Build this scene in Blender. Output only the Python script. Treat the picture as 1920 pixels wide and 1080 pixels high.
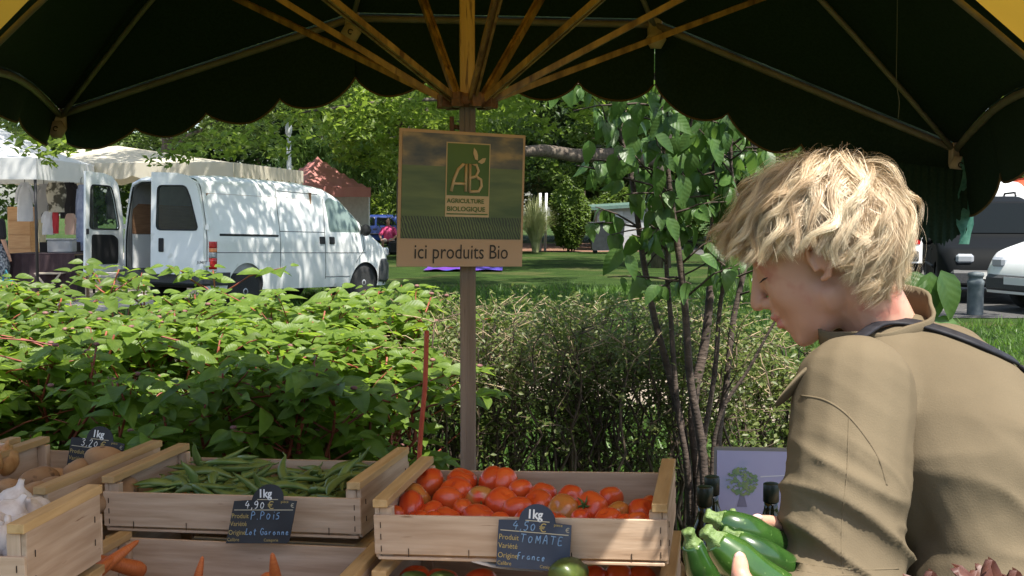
import bpy, bmesh, math, random
import numpy as np
from mathutils import Vector, Matrix, Euler, noise as mnoise
from mathutils.bvhtree import BVHTree

for _o in list(bpy.data.objects): bpy.data.objects.remove(_o)
SC = bpy.context.scene
COL = SC.collection
RAD = math.radians
# ------------------------------------------------------------------ camera, sky, sun, exposure
FPX, YH, CZ = 2280.0, 400.0, 1.48
TH = math.atan((540 - YH) / FPX)
cam_d = bpy.data.cameras.new('camera'); cam = bpy.data.objects.new('camera', cam_d); COL.objects.link(cam)
cam.location = (0, 0, CZ); cam.rotation_euler = (math.pi / 2 - TH, 0, 0)
cam_d.sensor_width = 36; cam_d.lens = 36 * FPX / 1920; cam_d.clip_start = 0.05; cam_d.clip_end = 1500
SC.camera = cam
SUN_EL, SUN_AZ = RAD(63), RAD(38)       # azimuth: to the right of straight behind the camera
SDIR = Vector((math.sin(SUN_AZ) * math.cos(SUN_EL), -math.cos(SUN_AZ) * math.cos(SUN_EL), math.sin(SUN_EL)))
wd = bpy.data.worlds.new('World'); SC.world = wd; wd.use_nodes = True
_n = wd.node_tree.nodes; _bg = _n['Background']
_sky = _n.new('ShaderNodeTexSky'); _sky.sky_type = 'NISHITA'; _sky.sun_disc = False
_sky.sun_elevation = SUN_EL; _sky.sun_rotation = math.atan2(SDIR.x, SDIR.y)
_sky.air_density = 1.0; _sky.dust_density = 2.0
wd.node_tree.links.new(_sky.outputs[0], _bg.inputs[0]); _bg.inputs[1].default_value = 0.13
sun_d = bpy.data.lights.new('sun', 'SUN'); sun = bpy.data.objects.new('sun', sun_d); COL.objects.link(sun)
sun_d.energy = 4.6; sun_d.angle = RAD(0.53); sun_d.color = (1, 0.95, 0.86)
sun.rotation_euler = SDIR.to_track_quat('Z', 'Y').to_euler(); sun.location = (4, -6, 12)
SC.view_settings.view_transform = 'Standard'; SC.view_settings.look = 'None'
SC.view_settings.exposure = 1.1; SC.view_settings.gamma = 1
SC.cycles.use_denoising = True
SC.cycles.max_bounces = 7; SC.cycles.diffuse_bounces = 3; SC.cycles.glossy_bounces = 3
SC.cycles.transmission_bounces = 5; SC.cycles.transparent_max_bounces = 6
SC.cycles.sample_clamp_indirect = 6; SC.cycles.caustics_reflective = False; SC.cycles.caustics_refractive = False

rng = np.random.default_rng(7); random.seed(7)
def P(px, py, Y):
    a = (px - 960) / FPX; b = (540 - py) / FPX
    d = Vector((a, math.cos(TH) + b * math.sin(TH), -math.sin(TH) + b * math.cos(TH)))
    d *= Y / d.y
    return Vector((d.x, d.y, CZ + d.z))

# ------------------------------------------------------------------ helpers
def tag(o, label=None, cat=None, group=None, kind=None):
    if label: o['label'] = label
    if cat: o['category'] = cat
    if group: o['group'] = group
    if kind: o['kind'] = kind
    return o
def obj(name, me, mat=None, parent=None, loc=None, rot=None, scale=None):
    o = bpy.data.objects.new(name, me); COL.objects.link(o)
    if mat is not None and me is not None:
        for m in (mat if isinstance(mat, (list, tuple)) else [mat]):
            if me.materials.find(m.name) < 0: me.materials.append(m)
    if parent: o.parent = parent
    if loc is not None: o.location = loc
    if rot is not None: o.rotation_euler = rot
    if scale is not None: o.scale = scale if hasattr(scale, '__len__') else (scale,) * 3
    return o
def empty(name, loc=(0, 0, 0), rot=(0, 0, 0)):
    o = bpy.data.objects.new(name, None); COL.objects.link(o); o.empty_display_size = .1
    o.location = loc; o.rotation_euler = rot
    return o
def copy_tree(o, parent=None):
    c = o.copy(); COL.objects.link(c); c.parent = parent
    for ch in list(o.children): copy_tree(ch, c)
    return c
def mesh_np(name, V, Fc, smooth=False, attr=None):
    V = np.asarray(V, np.float32); Fc = np.asarray(Fc, np.int32); k = Fc.shape[1]
    me = bpy.data.meshes.new(name)
    me.vertices.add(len(V)); me.vertices.foreach_set('co', V.ravel())
    me.loops.add(Fc.size); me.loops.foreach_set('vertex_index', Fc.ravel())
    me.polygons.add(len(Fc)); me.polygons.foreach_set('loop_start', np.arange(0, Fc.size, k, dtype=np.int32))
    if smooth: me.polygons.foreach_set('use_smooth', np.ones(len(Fc), bool))
    if attr is not None:
        a = me.attributes.new('tone', 'FLOAT', 'POINT'); a.data.foreach_set('value', np.asarray(attr, np.float32))
    me.update(); me.validate(); return me
class MB:
    """collects shapes, then links them as one mesh"""
    def __init__(s): s.v = []; s.f = []; s.s = []
    def add(s, V, Fc, smooth=False, M=None):
        b = len(s.v)
        s.v += [tuple(M @ Vector(p)) if M else tuple(p) for p in V]
        for f in Fc: s.f.append(tuple(i + b for i in f)); s.s.append(smooth)
        return s
    def box(s, lo, hi, M=None, bev=0.0):
        (a, b, c), (d, e, f) = lo, hi
        if bev > 0:
            bm = bmesh.new(); bmesh.ops.create_cube(bm, size=1)
            for v in bm.verts: v.co = Vector(((a + d) / 2 + v.co.x * (d - a), (b + e) / 2 + v.co.y * (e - b), (c + f) / 2 + v.co.z * (f - c)))
            bmesh.ops.bevel(bm, geom=bm.edges[:], offset=bev, segments=1, affect='EDGES')
            bm.verts.index_update(); s.add([v.co[:] for v in bm.verts], [[v.index for v in q.verts] for q in bm.faces], False, M); bm.free(); return s
        V = [(a, b, c), (d, b, c), (d, e, c), (a, e, c), (a, b, f), (d, b, f), (d, e, f), (a, e, f)]
        return s.add(V, [(0, 3, 2, 1), (4, 5, 6, 7), (0, 1, 5, 4), (1, 2, 6, 5), (2, 3, 7, 6), (3, 0, 4, 7)], False, M)
    def tube(s, pts, r, n=8, M=None, cap=True, flat=1.0):
        pts = [Vector(p) for p in pts]; m = len(pts)
        rs = r if hasattr(r, '__len__') else [r] * m
        V = []; up = None
        for i, p in enumerate(pts):
            t = (pts[min(i + 1, m - 1)] - pts[max(i - 1, 0)]).normalized()
            if up is None: up = Vector((0, 0, 1)) if abs(t.z) < .9 else Vector((1, 0, 0))
            u = (up - t * up.dot(t)).normalized(); w = t.cross(u); up = u
            for k in range(n):
                a = 2 * math.pi * k / n
                V.append(p + (u * math.cos(a) * flat + w * math.sin(a)) * rs[i])
        Fc = [(i * n + k, i * n + (k + 1) % n, (i + 1) * n + (k + 1) % n, (i + 1) * n + k) for i in range(m - 1) for k in range(n)]
        if cap: Fc += [tuple(range(n))[::-1], tuple((m - 1) * n + k for k in range(n))]
        return s.add(V, Fc, True, M)
    def lathe(s, prof, n=16, M=None, lob=None):
        V = []; m = len(prof)
        for r, z in prof:
            for k in range(n):
                a = 2 * math.pi * k / n; q = r * (1 + (lob(a, z) if lob else 0))
                V.append((q * math.cos(a), q * math.sin(a), z))
        Fc = [(i * n + k, i * n + (k + 1) % n, (i + 1) * n + (k + 1) % n, (i + 1) * n + k) for i in range(m - 1) for k in range(n)]
        Fc += [tuple(range(n))[::-1], tuple((m - 1) * n + k for k in range(n))]
        return s.add(V, Fc, True, M)
    def ellip(s, c, r, M=None, n=20, m=12):
        V = []; c = Vector(c)
        for i in range(1, m):
            th = math.pi * i / m
            for k in range(n):
                a = 2 * math.pi * k / n
                V.append((c.x + r[0] * math.sin(th) * math.cos(a), c.y + r[1] * math.sin(th) * math.sin(a), c.z + r[2] * math.cos(th)))
        V += [(c.x, c.y, c.z + r[2]), (c.x, c.y, c.z - r[2])]; t = len(V) - 2
        Fc = [(i * n + k, (i + 1) * n + k, (i + 1) * n + (k + 1) % n, i * n + (k + 1) % n) for i in range(m - 2) for k in range(n)]
        Fc += [(t, k, (k + 1) % n) for k in range(n)] + [((m - 2) * n + (k + 1) % n, (m - 2) * n + k, t + 1) for k in range(n)]
        return s.add(V, Fc, True, M)
    def cap(s, p0, r0, p1, r1, M=None, n=16):
        p0 = Vector(p0); p1 = Vector(p1); L = (p1 - p0).length; z = (p1 - p0).normalized() if L > 1e-6 else Vector((0, 0, 1))
        q = z.to_track_quat('Z', 'Y').to_matrix().to_4x4(); q.translation = p0
        prof = [(r0 * math.cos(a), r0 * math.sin(a)) for a in np.linspace(-math.pi / 2 + .12, 0, 6)]
        prof += [(r1 * math.cos(a), L + r1 * math.sin(a)) for a in np.linspace(0, math.pi / 2 - .12, 6)]
        return s.lathe(prof, n, (M @ q) if M else q)
    def chain(s, pts, rs, M=None, n=14):
        for i in range(len(pts) - 1): s.cap(pts[i], rs[i], pts[i + 1], rs[i + 1], M, n)
        return s
    def prism(s, poly, y0, y1, M=None):
        """poly in (x,z), extruded along y"""
        n = len(poly); V = [(x, y0, z) for x, z in poly] + [(x, y1, z) for x, z in poly]
        Fc = [tuple(range(n)), tuple(range(2 * n - 1, n - 1, -1))] + [(i, i + n, (i + 1) % n + n, (i + 1) % n) for i in range(n)]
        return s.add(V, Fc, False, M)
    def mesh(s, name):
        me = bpy.data.meshes.new(name); me.from_pydata(s.v, [], s.f)
        me.polygons.foreach_set('use_smooth', s.s); me.update(); return me
    def fix(s, name):
        me = s.mesh(name); bm = bmesh.new(); bm.from_mesh(me); bmesh.ops.recalc_face_normals(bm, faces=bm.faces[:]); bm.to_mesh(me); bm.free(); return me
    def build(s, name, mat, parent=None, fix=True, **k): return obj(name, s.fix(name) if fix else s.mesh(name), mat, parent, **k)
def remesh(mb, voxel, smooth=4, fac=.5):
    me = mb.fix('tmp'); o = bpy.data.objects.new('tmp', me); COL.objects.link(o)
    r = o.modifiers.new('r', 'REMESH'); r.mode = 'VOXEL'; r.voxel_size = voxel; r.use_smooth_shade = True
    if smooth:
        q = o.modifiers.new('s', 'SMOOTH'); q.iterations = smooth; q.factor = fac
    dg = bpy.context.evaluated_depsgraph_get(); dg.update()
    out = bpy.data.meshes.new_from_object(o.evaluated_get(dg))
    bpy.data.objects.remove(o); bpy.data.meshes.remove(me)
    out.polygons.foreach_set('use_smooth', np.ones(len(out.polygons), bool)); return out
def basis(x, y, z, o): return Matrix((( x[0], y[0], z[0], o[0]), (x[1], y[1], z[1], o[1]), (x[2], y[2], z[2], o[2]), (0, 0, 0, 1)))
def vcos(me):
    a = np.empty(len(me.vertices) * 3, np.float32); me.vertices.foreach_get('co', a); return a.reshape(-1, 3)
def catmull(pts, n=8):
    pts = [Vector(p) for p in pts]; out = []
    for i in range(len(pts) - 1):
        p0 = pts[max(i - 1, 0)]; p1 = pts[i]; p2 = pts[i + 1]; p3 = pts[min(i + 2, len(pts) - 1)]
        for k in range(n):
            t = k / n
            out.append(.5 * ((2 * p1) + (p2 - p0) * t + (2 * p0 - 5 * p1 + 4 * p2 - p3) * t * t + (3 * p1 - p0 - 3 * p2 + p3) * t ** 3))
    out.append(pts[-1]); return out

# ------------------------------------------------------------------ materials
MATS = {}
def mat(name, c1, c2=None, rough=.6, scale=8, stretch=(1, 1, 1), bump=0.0, bscale=None, spec=.5, metal=0, trans=0.0, rnd=0.0,
        tcol=None, detail=5, mid=.5, contrast=.35, coat=0, sss=0, emit=None, spots=None, attr=None, bdist=.01):
    if name in MATS: return MATS[name]
    m = bpy.data.materials.new(name); m.use_nodes = True; MATS[name] = m
    nt = m.node_tree; N = nt.nodes; L = nt.links; b = N['Principled BSDF']; out = N['Material Output']
    tc = N.new('ShaderNodeTexCoord'); mp = N.new('ShaderNodeMapping'); mp.inputs['Scale'].default_value = stretch
    L.new(tc.outputs['Object'], mp.inputs[0])
    oi = N.new('ShaderNodeObjectInfo')
    ad = N.new('ShaderNodeVectorMath'); ad.operation = 'ADD'; sc = N.new('ShaderNodeVectorMath'); sc.operation = 'SCALE'; sc.inputs[0].default_value = (13, 7, 29)
    L.new(oi.outputs['Random'], sc.inputs['Scale']); L.new(mp.outputs[0], ad.inputs[0]); L.new(sc.outputs[0], ad.inputs[1])
    c2 = c2 or c1
    nz = N.new('ShaderNodeTexNoise'); nz.inputs['Scale'].default_value = scale; nz.inputs['Detail'].default_value = detail
    L.new(ad.outputs[0], nz.inputs['Vector'])
    rp = N.new('ShaderNodeValToRGB'); e = rp.color_ramp.elements
    e[0].position = max(0, mid - contrast / 2); e[1].position = min(1, mid + contrast / 2)
    e[0].color = (*c1, 1); e[1].color = (*c2, 1)
    if attr:
        an = N.new('ShaderNodeAttribute'); an.attribute_name = attr; L.new(an.outputs['Fac'], rp.inputs[0]); e[0].position = 0; e[1].position = 1
    else: L.new(nz.outputs['Fac'], rp.inputs[0])
    col = rp.outputs[0]
    if spots:       # (colour, scale, threshold)
        n2 = N.new('ShaderNodeTexNoise'); n2.inputs['Scale'].default_value = spots[1]; n2.inputs['Detail'].default_value = 3; L.new(ad.outputs[0], n2.inputs['Vector'])
        r2 = N.new('ShaderNodeValToRGB'); r2.color_ramp.elements[0].position = spots[2]; r2.color_ramp.elements[1].position = min(1, spots[2] + .08); L.new(n2.outputs['Fac'], r2.inputs[0])
        mx = N.new('ShaderNodeMixRGB'); mx.inputs[2].default_value = (*spots[0], 1); L.new(r2.outputs[0], mx.inputs[0]); L.new(col, mx.inputs[1]); col = mx.outputs[0]
    if rnd:
        hs = N.new('ShaderNodeHueSaturation'); mr = N.new('ShaderNodeMapRange'); mr.inputs[3].default_value = 1 - rnd; mr.inputs[4].default_value = 1 + rnd
        L.new(oi.outputs['Random'], mr.inputs[0]); L.new(mr.outputs[0], hs.inputs['Value']); L.new(col, hs.inputs['Color']); col = hs.outputs[0]
    L.new(col, b.inputs['Base Color']); b.inputs['Roughness'].default_value = rough; b.inputs['Metallic'].default_value = metal
    b.inputs['Specular IOR Level'].default_value = spec
    if coat: b.inputs['Coat Weight'].default_value = coat; b.inputs['Coat Roughness'].default_value = .08
    if sss:
        b.inputs['Subsurface Weight'].default_value = sss; b.inputs['Subsurface Radius'].default_value = (.012, .004, .002); b.inputs['Subsurface Scale'].default_value = .6
    if bump:
        bn = N.new('ShaderNodeTexNoise'); bn.inputs['Scale'].default_value = bscale or scale * 3; bn.inputs['Detail'].default_value = 4; L.new(ad.outputs[0], bn.inputs['Vector'])
        bp = N.new('ShaderNodeBump'); bp.inputs['Strength'].default_value = bump; bp.inputs['Distance'].default_value = bdist
        L.new(bn.outputs['Fac'], bp.inputs['Height']); L.new(bp.outputs[0], b.inputs['Normal'])
    if trans:
        t = N.new('ShaderNodeBsdfTranslucent'); mx = N.new('ShaderNodeMixShader'); mx.inputs[0].default_value = trans
        if tcol: t.inputs[0].default_value = (*tcol, 1)
        else: L.new(col, t.inputs[0])
        L.new(b.outputs[0], mx.inputs[1]); L.new(t.outputs[0], mx.inputs[2]); L.new(mx.outputs[0], out.inputs[0])
    if emit: b.inputs['Emission Color'].default_value = (*emit[0], 1); b.inputs['Emission Strength'].default_value = emit[1]
    return m
def leaf_mat(name, c1, c2, tcol, rough=.45, trans=.4, veins=True, rnd=.25, vscale=60):
    m = mat(name, c1, c2, rough=rough, scale=30, trans=trans, tcol=tcol, rnd=rnd, spec=.4)
    if veins and not m.get('v'):
        m['v'] = 1; nt = m.node_tree; N = nt.nodes; L = nt.links; b = N['Principled BSDF']
        tc = N.new('ShaderNodeTexCoord'); sp = N.new('ShaderNodeSeparateXYZ'); L.new(tc.outputs['Object'], sp.inputs[0])
        ab = N.new('ShaderNodeMath'); ab.operation = 'ABSOLUTE'; L.new(sp.outputs['Y'], ab.inputs[0])
        ma = N.new('ShaderNodeMath'); ma.operation = 'MULTIPLY_ADD'; ma.inputs[1].default_value = -.9; L.new(ab.outputs[0], ma.inputs[0]); L.new(sp.outputs['X'], ma.inputs[2])
        ml = N.new('ShaderNodeMath'); ml.operation = 'MULTIPLY'; ml.inputs[1].default_value = 2 * math.pi * vscale; L.new(ma.outputs[0], ml.inputs[0])
        sn = N.new('ShaderNodeMath'); sn.operation = 'SINE'; L.new(ml.outputs[0], sn.inputs[0])
        bp = N.new('ShaderNodeBump'); bp.inputs['Strength'].default_value = .3; bp.inputs['Distance'].default_value = .0008
        L.new(sn.outputs[0], bp.inputs['Height']); L.new(bp.outputs[0], b.inputs['Normal'])
    return m
def glass_dark(name, c=(.02, .03, .03), rough=.05, alpha=None):
    m = mat(name, c, rough=rough, spec=.6)
    if alpha is not None and not m.get('a'):
        m['a'] = 1; nt = m.node_tree; t = nt.nodes.new('ShaderNodeBsdfTransparent'); x = nt.nodes.new('ShaderNodeMixShader'); x.inputs[0].default_value = alpha
        t.inputs[0].default_value = (.75, .85, .82, 1)
        nt.links.new(t.outputs[0], x.inputs[1]); nt.links.new(nt.nodes['Principled BSDF'].outputs[0], x.inputs[2]); nt.links.new(x.outputs[0], nt.nodes['Material Output'].inputs[0])
    return m
# ------------------------------------------------------------------ ground
lawn_m = mat('lawn_grass', (.024, .05, .009), (.055, .1, .018), rough=.95, scale=1.7, bump=.9, bscale=60, bdist=.08, detail=8, spec=.15, spots=((.085, .1, .03), .7, .56))
_g = MB(); _g.add([(-300, -60, 0), (300, -60, 0), (300, 700, 0), (-300, 700, 0)], [(0, 1, 2, 3)])
tag(_g.build('lawn', lawn_m), kind='structure')
def sheet(name, poly, z, m):
    b = MB(); b.add([(x, y, z) for x, y in poly], [tuple(range(len(poly)))]); return tag(b.build(name, m), kind='structure')
gravel_m = mat('gravel', (.2, .155, .115), (.32, .26, .2), rough=.95, scale=90, bump=.6, bscale=160, spots=((.22, .19, .15), 2.5, .62))
sheet('gravel_path', [(-9, 13.2), (-4, 12.0), (-1, 10.6), (1.5, 8.6), (6, 7.4), (12, 7.2), (12, 8.6), (6.4, 8.9), (2.2, 10.2), (-.6, 12.4), (-4, 13.9), (-9, 15)], .006, gravel_m)
asph_m = mat('asphalt', (.045, .045, .047), (.085, .08, .075), rough=.9, scale=25, bump=.5, bscale=150, spots=((.17, .15, .12), 3, .6))
sheet('parking', [(5.2, 17.2), (40, 15.0), (60, 60), (7, 52), (6.2, 30)], .008, asph_m)
pave_m = mat('paving', (.33, .3, .26), (.45, .41, .36), rough=.9, scale=20, bump=.3)
sheet('paving', [(-40, 14), (-6.4, 16.4), (-5.6, 21), (-6.5, 44), (-40, 50)], .008, pave_m)
# bed of brown bark in front of the far planting
bark_m = mat('bark_mulch', (.12, .06, .035), (.25, .13, .08), rough=.95, scale=40, bump=.6)
sheet('planting_bed', [(-.3, 47.6), (3.2, 46.4), (5.6, 47.5), (6, 60), (-1, 60)], .01, bark_m)

# ------------------------------------------------------------------ foliage tools
def rand_unit(n):
    v = rng.normal(size=(n, 3)); return v / np.linalg.norm(v, axis=1, keepdims=True)
def leaf_cards(C, size, up=.5, aspect=.55, seedn=None, fold=True, droop=0.0):
    """leaf-sized faces: each a rhombus of two triangles pairs folded along the midrib"""
    n = len(C); nrm = rand_unit(n); nrm[:, 2] = np.abs(nrm[:, 2]) + up; nrm /= np.linalg.norm(nrm, axis=1, keepdims=True)
    t = rand_unit(n); t[:, 2] -= droop; t -= nrm * (t * nrm).sum(1, keepdims=True); t /= np.linalg.norm(t, axis=1, keepdims=True); s = np.cross(nrm, t)
    L = (size * rng.uniform(.65, 1.3, n))[:, None]; W = L * aspect * .5
    a = C - t * L * .5; b = C + t * L * .5 - nrm * L * .08; l = C - s * W + nrm * W * .35 - t * L * .05; r = C + s * W + nrm * W * .35 - t * L * .05
    V = np.stack([a, r, b, l], 1).reshape(-1, 3); i = np.arange(n)[:, None] * 4
    if fold: Fc = np.concatenate([i + np.array([[0, 1, 2]]), i + np.array([[0, 2, 3]])], 0)
    else: Fc = i + np.array([[0, 1, 2, 3]])
    return V, Fc
def crown_points(clumps, per, spread):
    """points in and round clump centres: (k,4) centres + radius"""
    out = []
    for c in clumps:
        n = int(per * (c[3] / spread) ** 2); d = rand_unit(n); r = rng.uniform(.35, 1, n) ** .6
        q = d * (r * c[3])[:, None]; q[:, 2] *= .6; out.append(q + c[:3])
    return np.concatenate(out)
bark1 = mat('tree_bark', (.06, .045, .035), (.16, .13, .1), rough=.95, scale=14, stretch=(1, 1, .25), bump=.8)
def limb(a, b, r0, r1, wob=.08, n=7):
    a = Vector(a); b = Vector(b); L = (b - a).length; pts = []; rs = []
    for i in range(n + 1):
        t = i / n; w = L * wob * math.sin(t * math.pi)
        pts.append(a.lerp(b, t) + Vector((random.uniform(-w, w), random.uniform(-w, w), random.uniform(-w, w) * .5 + L * .05 * math.sin(t * math.pi)))); rs.append(r0 + (r1 - r0) * t)
    return pts, rs
def tree(name, base, h, cr, label, leafm, cbot, group=None, nclump=60, per=260, leaf=.16, trunk_r=.22, seed=1, clumpr=(.5, 1.1), extra=(), squash=1.0, centre=None, up=.5, limbs=9, droop=0.3, shell=.3):
    global rng
    rng = np.random.default_rng(seed); random.seed(seed)
    r = empty(name, base); tag(r, label, 'tree', group)
    bx = Vector(base); cz = (cbot + h) / 2; cc = Vector(centre) - bx if centre else Vector((0, 0, 0))
    mb = MB(); top = h * .8
    pts, rs = limb((0, 0, -.1), (cc.x * .4, cc.y * .4, top), trunk_r, trunk_r * .25, .03, 9); mb.tube(pts, rs, 10)
    mb.build('trunk', bark1, r, fix=False)
    # clumps
    cl = []
    for i in range(nclump):
        d = rand_unit(1)[0]; q = rng.uniform(shell, 1) ** .5
        cl.append([cc.x + d[0] * cr * q, cc.y + d[1] * cr * q * squash, cz + d[2] * (h - cbot) / 2 * q, rng.uniform(*clumpr)])
    for e in extra: cl.append([e[0] - bx.x, e[1] - bx.y, e[2], e[3]])
    cl = np.array(cl)
    lb = MB()
    for i in range(limbs):
        c = cl[rng.integers(len(cl))]; z0 = max(cbot * .6, min(top * .95, c[2] * rng.uniform(.5, .85)))
        k = z0 / top; pts, rs = limb((cc.x * .4 * k, cc.y * .4 * k, z0), c[:3], trunk_r * .26, .015, .07); lb.tube(pts, rs, 6)
    lb.build('limb', bark1, r, fix=False)
    C = crown_points(cl, per, np.mean(clumpr)); V, Fc = leaf_cards(C, leaf, up=up, droop=droop)
    tag(obj('crown', mesh_np('crown', V, Fc), leafm, r), kind='stuff')
    return r
leafA = leaf_mat('plane_leaf', (.085, .135, .02), (.17, .23, .04), (.32, .45, .06), veins=False, rnd=0, trans=.5)
leafB = leaf_mat('tree_leaf', (.06, .1, .02), (.12, .17, .04), (.2, .31, .05), veins=False, rnd=0, trans=.4)
leafC = leaf_mat('evergreen_leaf', (.02, .045, .014), (.045, .08, .022), (.07, .13, .03), veins=False, rnd=0, trans=.3)
leafD = leaf_mat('cedar_needle', (.1, .17, .035), (.2, .3, .07), (.24, .38, .08), veins=False, rnd=0, trans=.4)
# the big tree whose crown shades the lawn and hangs into the top of the view
ex = []
rng = np.random.default_rng(5)
for (px, py, Y, rr) in [(1060, 180, 15, .35), (1090, 215, 15, .3), (985, 200, 16, .35), (1020, 250, 16, .25), (700, 200, 17, .4), (760, 215, 17, .35), (640, 230, 17, .35), (560, 225, 17, .35), (480, 262, 17, .35), (1130, 230, 16, .3),
                        (420, 285, 16, .35), (350, 300, 17, .3), (690, 255, 17, .3), (600, 260, 18, .35), (940, 215, 17, .3), (820, 215, 18, .4), (1200, 200, 17, .4), (520, 290, 17, .3), (300, 312, 17, .22), (115, 300, 15, .18), (95, 322, 15, .1), (60, 285, 15, .3), (150, 280, 15, .25)]:
    p = P(px, py, Y); ex.append((p.x, p.y, p.z + .1, rr))
tree('plane_tree', (5.6, 18.5, 0), 11, 8.6, 'big broadleaf tree with spreading crown over the lawn beyond the umbrella', leafA, 4.6, nclump=300, per=330, leaf=.13, trunk_r=.3, seed=5, clumpr=(.35, .95), extra=ex, centre=(.6, 16.5, 0), limbs=9, shell=.1)
tree('broadleaf_tree', (-8.5, 30, 0), 11, 5.6, 'leafy green tree rising behind the white market stall', leafB, 2.6, nclump=110, per=380, leaf=.17, seed=11, clumpr=(.6, 1.2), limbs=10)
tree('lime_tree', (-3.6, 41, 0), 14, 6.5, 'tall green tree behind the lamp post', leafA, 3.0, nclump=110, per=260, leaf=.26, seed=12, clumpr=(.7, 1.5))
tree('holm_oak', (5.4, 56, 0), 13, 8, 'dark evergreen tree behind the shed and the ivy shrub', leafC, 1.2, nclump=150, per=230, leaf=.34, seed=13, clumpr=(.8, 1.8), trunk_r=.4)
tree('dark_tree', (-13, 62, 0), 16, 9, 'dark tree far behind the stalls at the left', leafC, 2.0, nclump=110, per=200, leaf=.42, seed=14, clumpr=(1, 2))
tree('field_maple', (1.2, 66, 0), 14, 8.5, 'mid green tree far behind the sign board', leafB, 1.6, nclump=130, per=200, leaf=.42, seed=15, clumpr=(1, 2))
tree('ash_tree', (13.5, 50, 0), 12, 5.5, 'green tree behind the parked vehicles, mostly behind the woman', leafB, 2.2, nclump=90, per=240, leaf=.32, seed=16, clumpr=(.7, 1.5))
tree('street_tree', (15.4, 36, 0), 9, 3.6, 'small tree hanging over the red canopy at the right edge', leafA, 2.9, nclump=60, per=250, leaf=.2, seed=17, clumpr=(.4, .9))
tree('distant_tree', (-3.4, 78, 0), 15, 8, 'pale green tree furthest back above the parked vehicles', leafB, 2.4, nclump=90, per=180, leaf=.5, seed=18, clumpr=(1.2, 2.2))
tree('beech_tree', (-20, 58, 0), 15, 8, 'broad tree behind the left-hand market tents', leafB, .8, nclump=110, per=200, leaf=.4, seed=24, clumpr=(1, 2))
tree('walnut_tree', (9.5, 70, 0), 15, 9, 'large tree filling the gap behind the sapling', leafB, .6, nclump=130, per=190, leaf=.45, seed=25, clumpr=(1.1, 2.1))
tree('yew_tree', (-6.5, 70, 0), 13, 8, 'dark dense tree behind the red gazebo', leafC, .6, nclump=130, per=190, leaf=.45, seed=26, clumpr=(1.1, 2.1))
tree('chestnut_tree', (24, 62, 0), 14, 9, 'broad tree behind the parked vans at the right', leafB, 1.0, nclump=120, per=190, leaf=.45, seed=27, clumpr=(1.1, 2.1))
# cedar with drooping, fan-shaped branches
def cedar():
    global rng
    rng = np.random.default_rng(21); random.seed(21)
    base = Vector((-2.3, 47, 0)); r = empty('cedar_tree', base); tag(r, 'weeping conifer with drooping pale green branches left of the sign', 'tree')
    mb = MB(); mb.tube([(0, 0, -.1), (.1, 0, 3), (0, 0, 8), (0, 0, 12)], [.4, .36, .22, .05], 10); mb.build('trunk', bark1, r, fix=False)
    pts = []; lb = MB()
    spec = [(650, 290, 44), (690, 285, 44), (740, 295, 45), (800, 300, 45), (600, 285, 46), (560, 270, 46), (870, 290, 46), (720, 255, 47), (790, 250, 47), (640, 250, 47), (850, 245, 47), (760, 340, 46), (690, 240, 46)]
    for (px, py, Y) in spec:
        tip = P(px, py, Y) - base
        a = Vector((tip.x * .1, tip.y * .1, tip.z + .9)); p2, rs = limb(a, tip, .09, .02, .03); lb.tube(p2, rs, 6)
        for k in range(950):       # sprays falling like a fan from the branch end
            s = rng.uniform(); w = rng.normal() * .5 * (0.3 + s); q = tip + Vector((w, rng.normal() * .3, -s * s * rng.uniform(.9, 2.2) + .25 * (1 - abs(w)) ))
            pts.append(q[:])
    lb.build('limb', bark1, r, fix=False)
    n2 = 9000; d = rand_unit(n2); q = d * rng.uniform(.5, 1, n2)[:, None] * np.array([4.5, 3, 4.2]) + np.array([0, 1.5, 7.5]); pts = np.concatenate([np.array(pts), q])
    V, Fc = leaf_cards(pts, .26, up=.1, aspect=.28, droop=2.0)
    tag(obj('crown', mesh_np('crown', V, Fc), leafD, r), kind='stuff')
cedar()
# dark horizontal limb of a tree beside the sign: part of a leaning pine
def pine():
    global rng
    rng = np.random.default_rng(23); random.seed(23)
    a = P(1240, 470, 33); r = empty('old_pine_tree', (a.x, a.y, 0)); tag(r, 'old tree with a thick dark limb reaching level behind the sign', 'tree')
    b0 = Vector((a.x, a.y, 0)); mb = MB(); mb.tube([(0, 0, -.1), (-.05, 0, 1.5), (.05, 0, 3.4), (.2, 0, 7)], [.28, .24, .22, .08], 10); mb.build('trunk', bark1, r, fix=False)
    mb = MB(); mb.tube([Vector((0, 0, 2.9)), P(1160, 290, 32.6) - b0, P(1080, 292, 32) - b0, P(1020, 282, 31.6) - b0, P(960, 285, 31) - b0, P(900, 270, 31) - b0], [.2, .19, .18, .16, .12, .05], 8); mb.build('limb', bark1, r, fix=False)
    cl = []
    for (px, py, rr) in [(1000, 310, .5), (1060, 330, .45), (1120, 335, .45), (1010, 250, .4), (1100, 250, .5), (1170, 300, .5), (1220, 260, .6), (1280, 280, .6), (1060, 370, .3), (960, 240, .5), (1180, 230, .6), (1320, 330, .6), (1350, 250, .7), (1420, 300, .7)]:
        p = P(px, py, 33.5) - b0; cl.append([p.x, p.y, p.z, rr * 1.5])
    for i in range(40): cl.append([rng.normal() * 2.2, rng.normal() * 1.6, rng.uniform(4.5, 8), .9])
    V, Fc = leaf_cards(crown_points(np.array(cl), 260, .8), .2, up=.4); tag(obj('crown', mesh_np('crown', V, Fc), leafB, r), kind='stuff')
pine()
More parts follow.
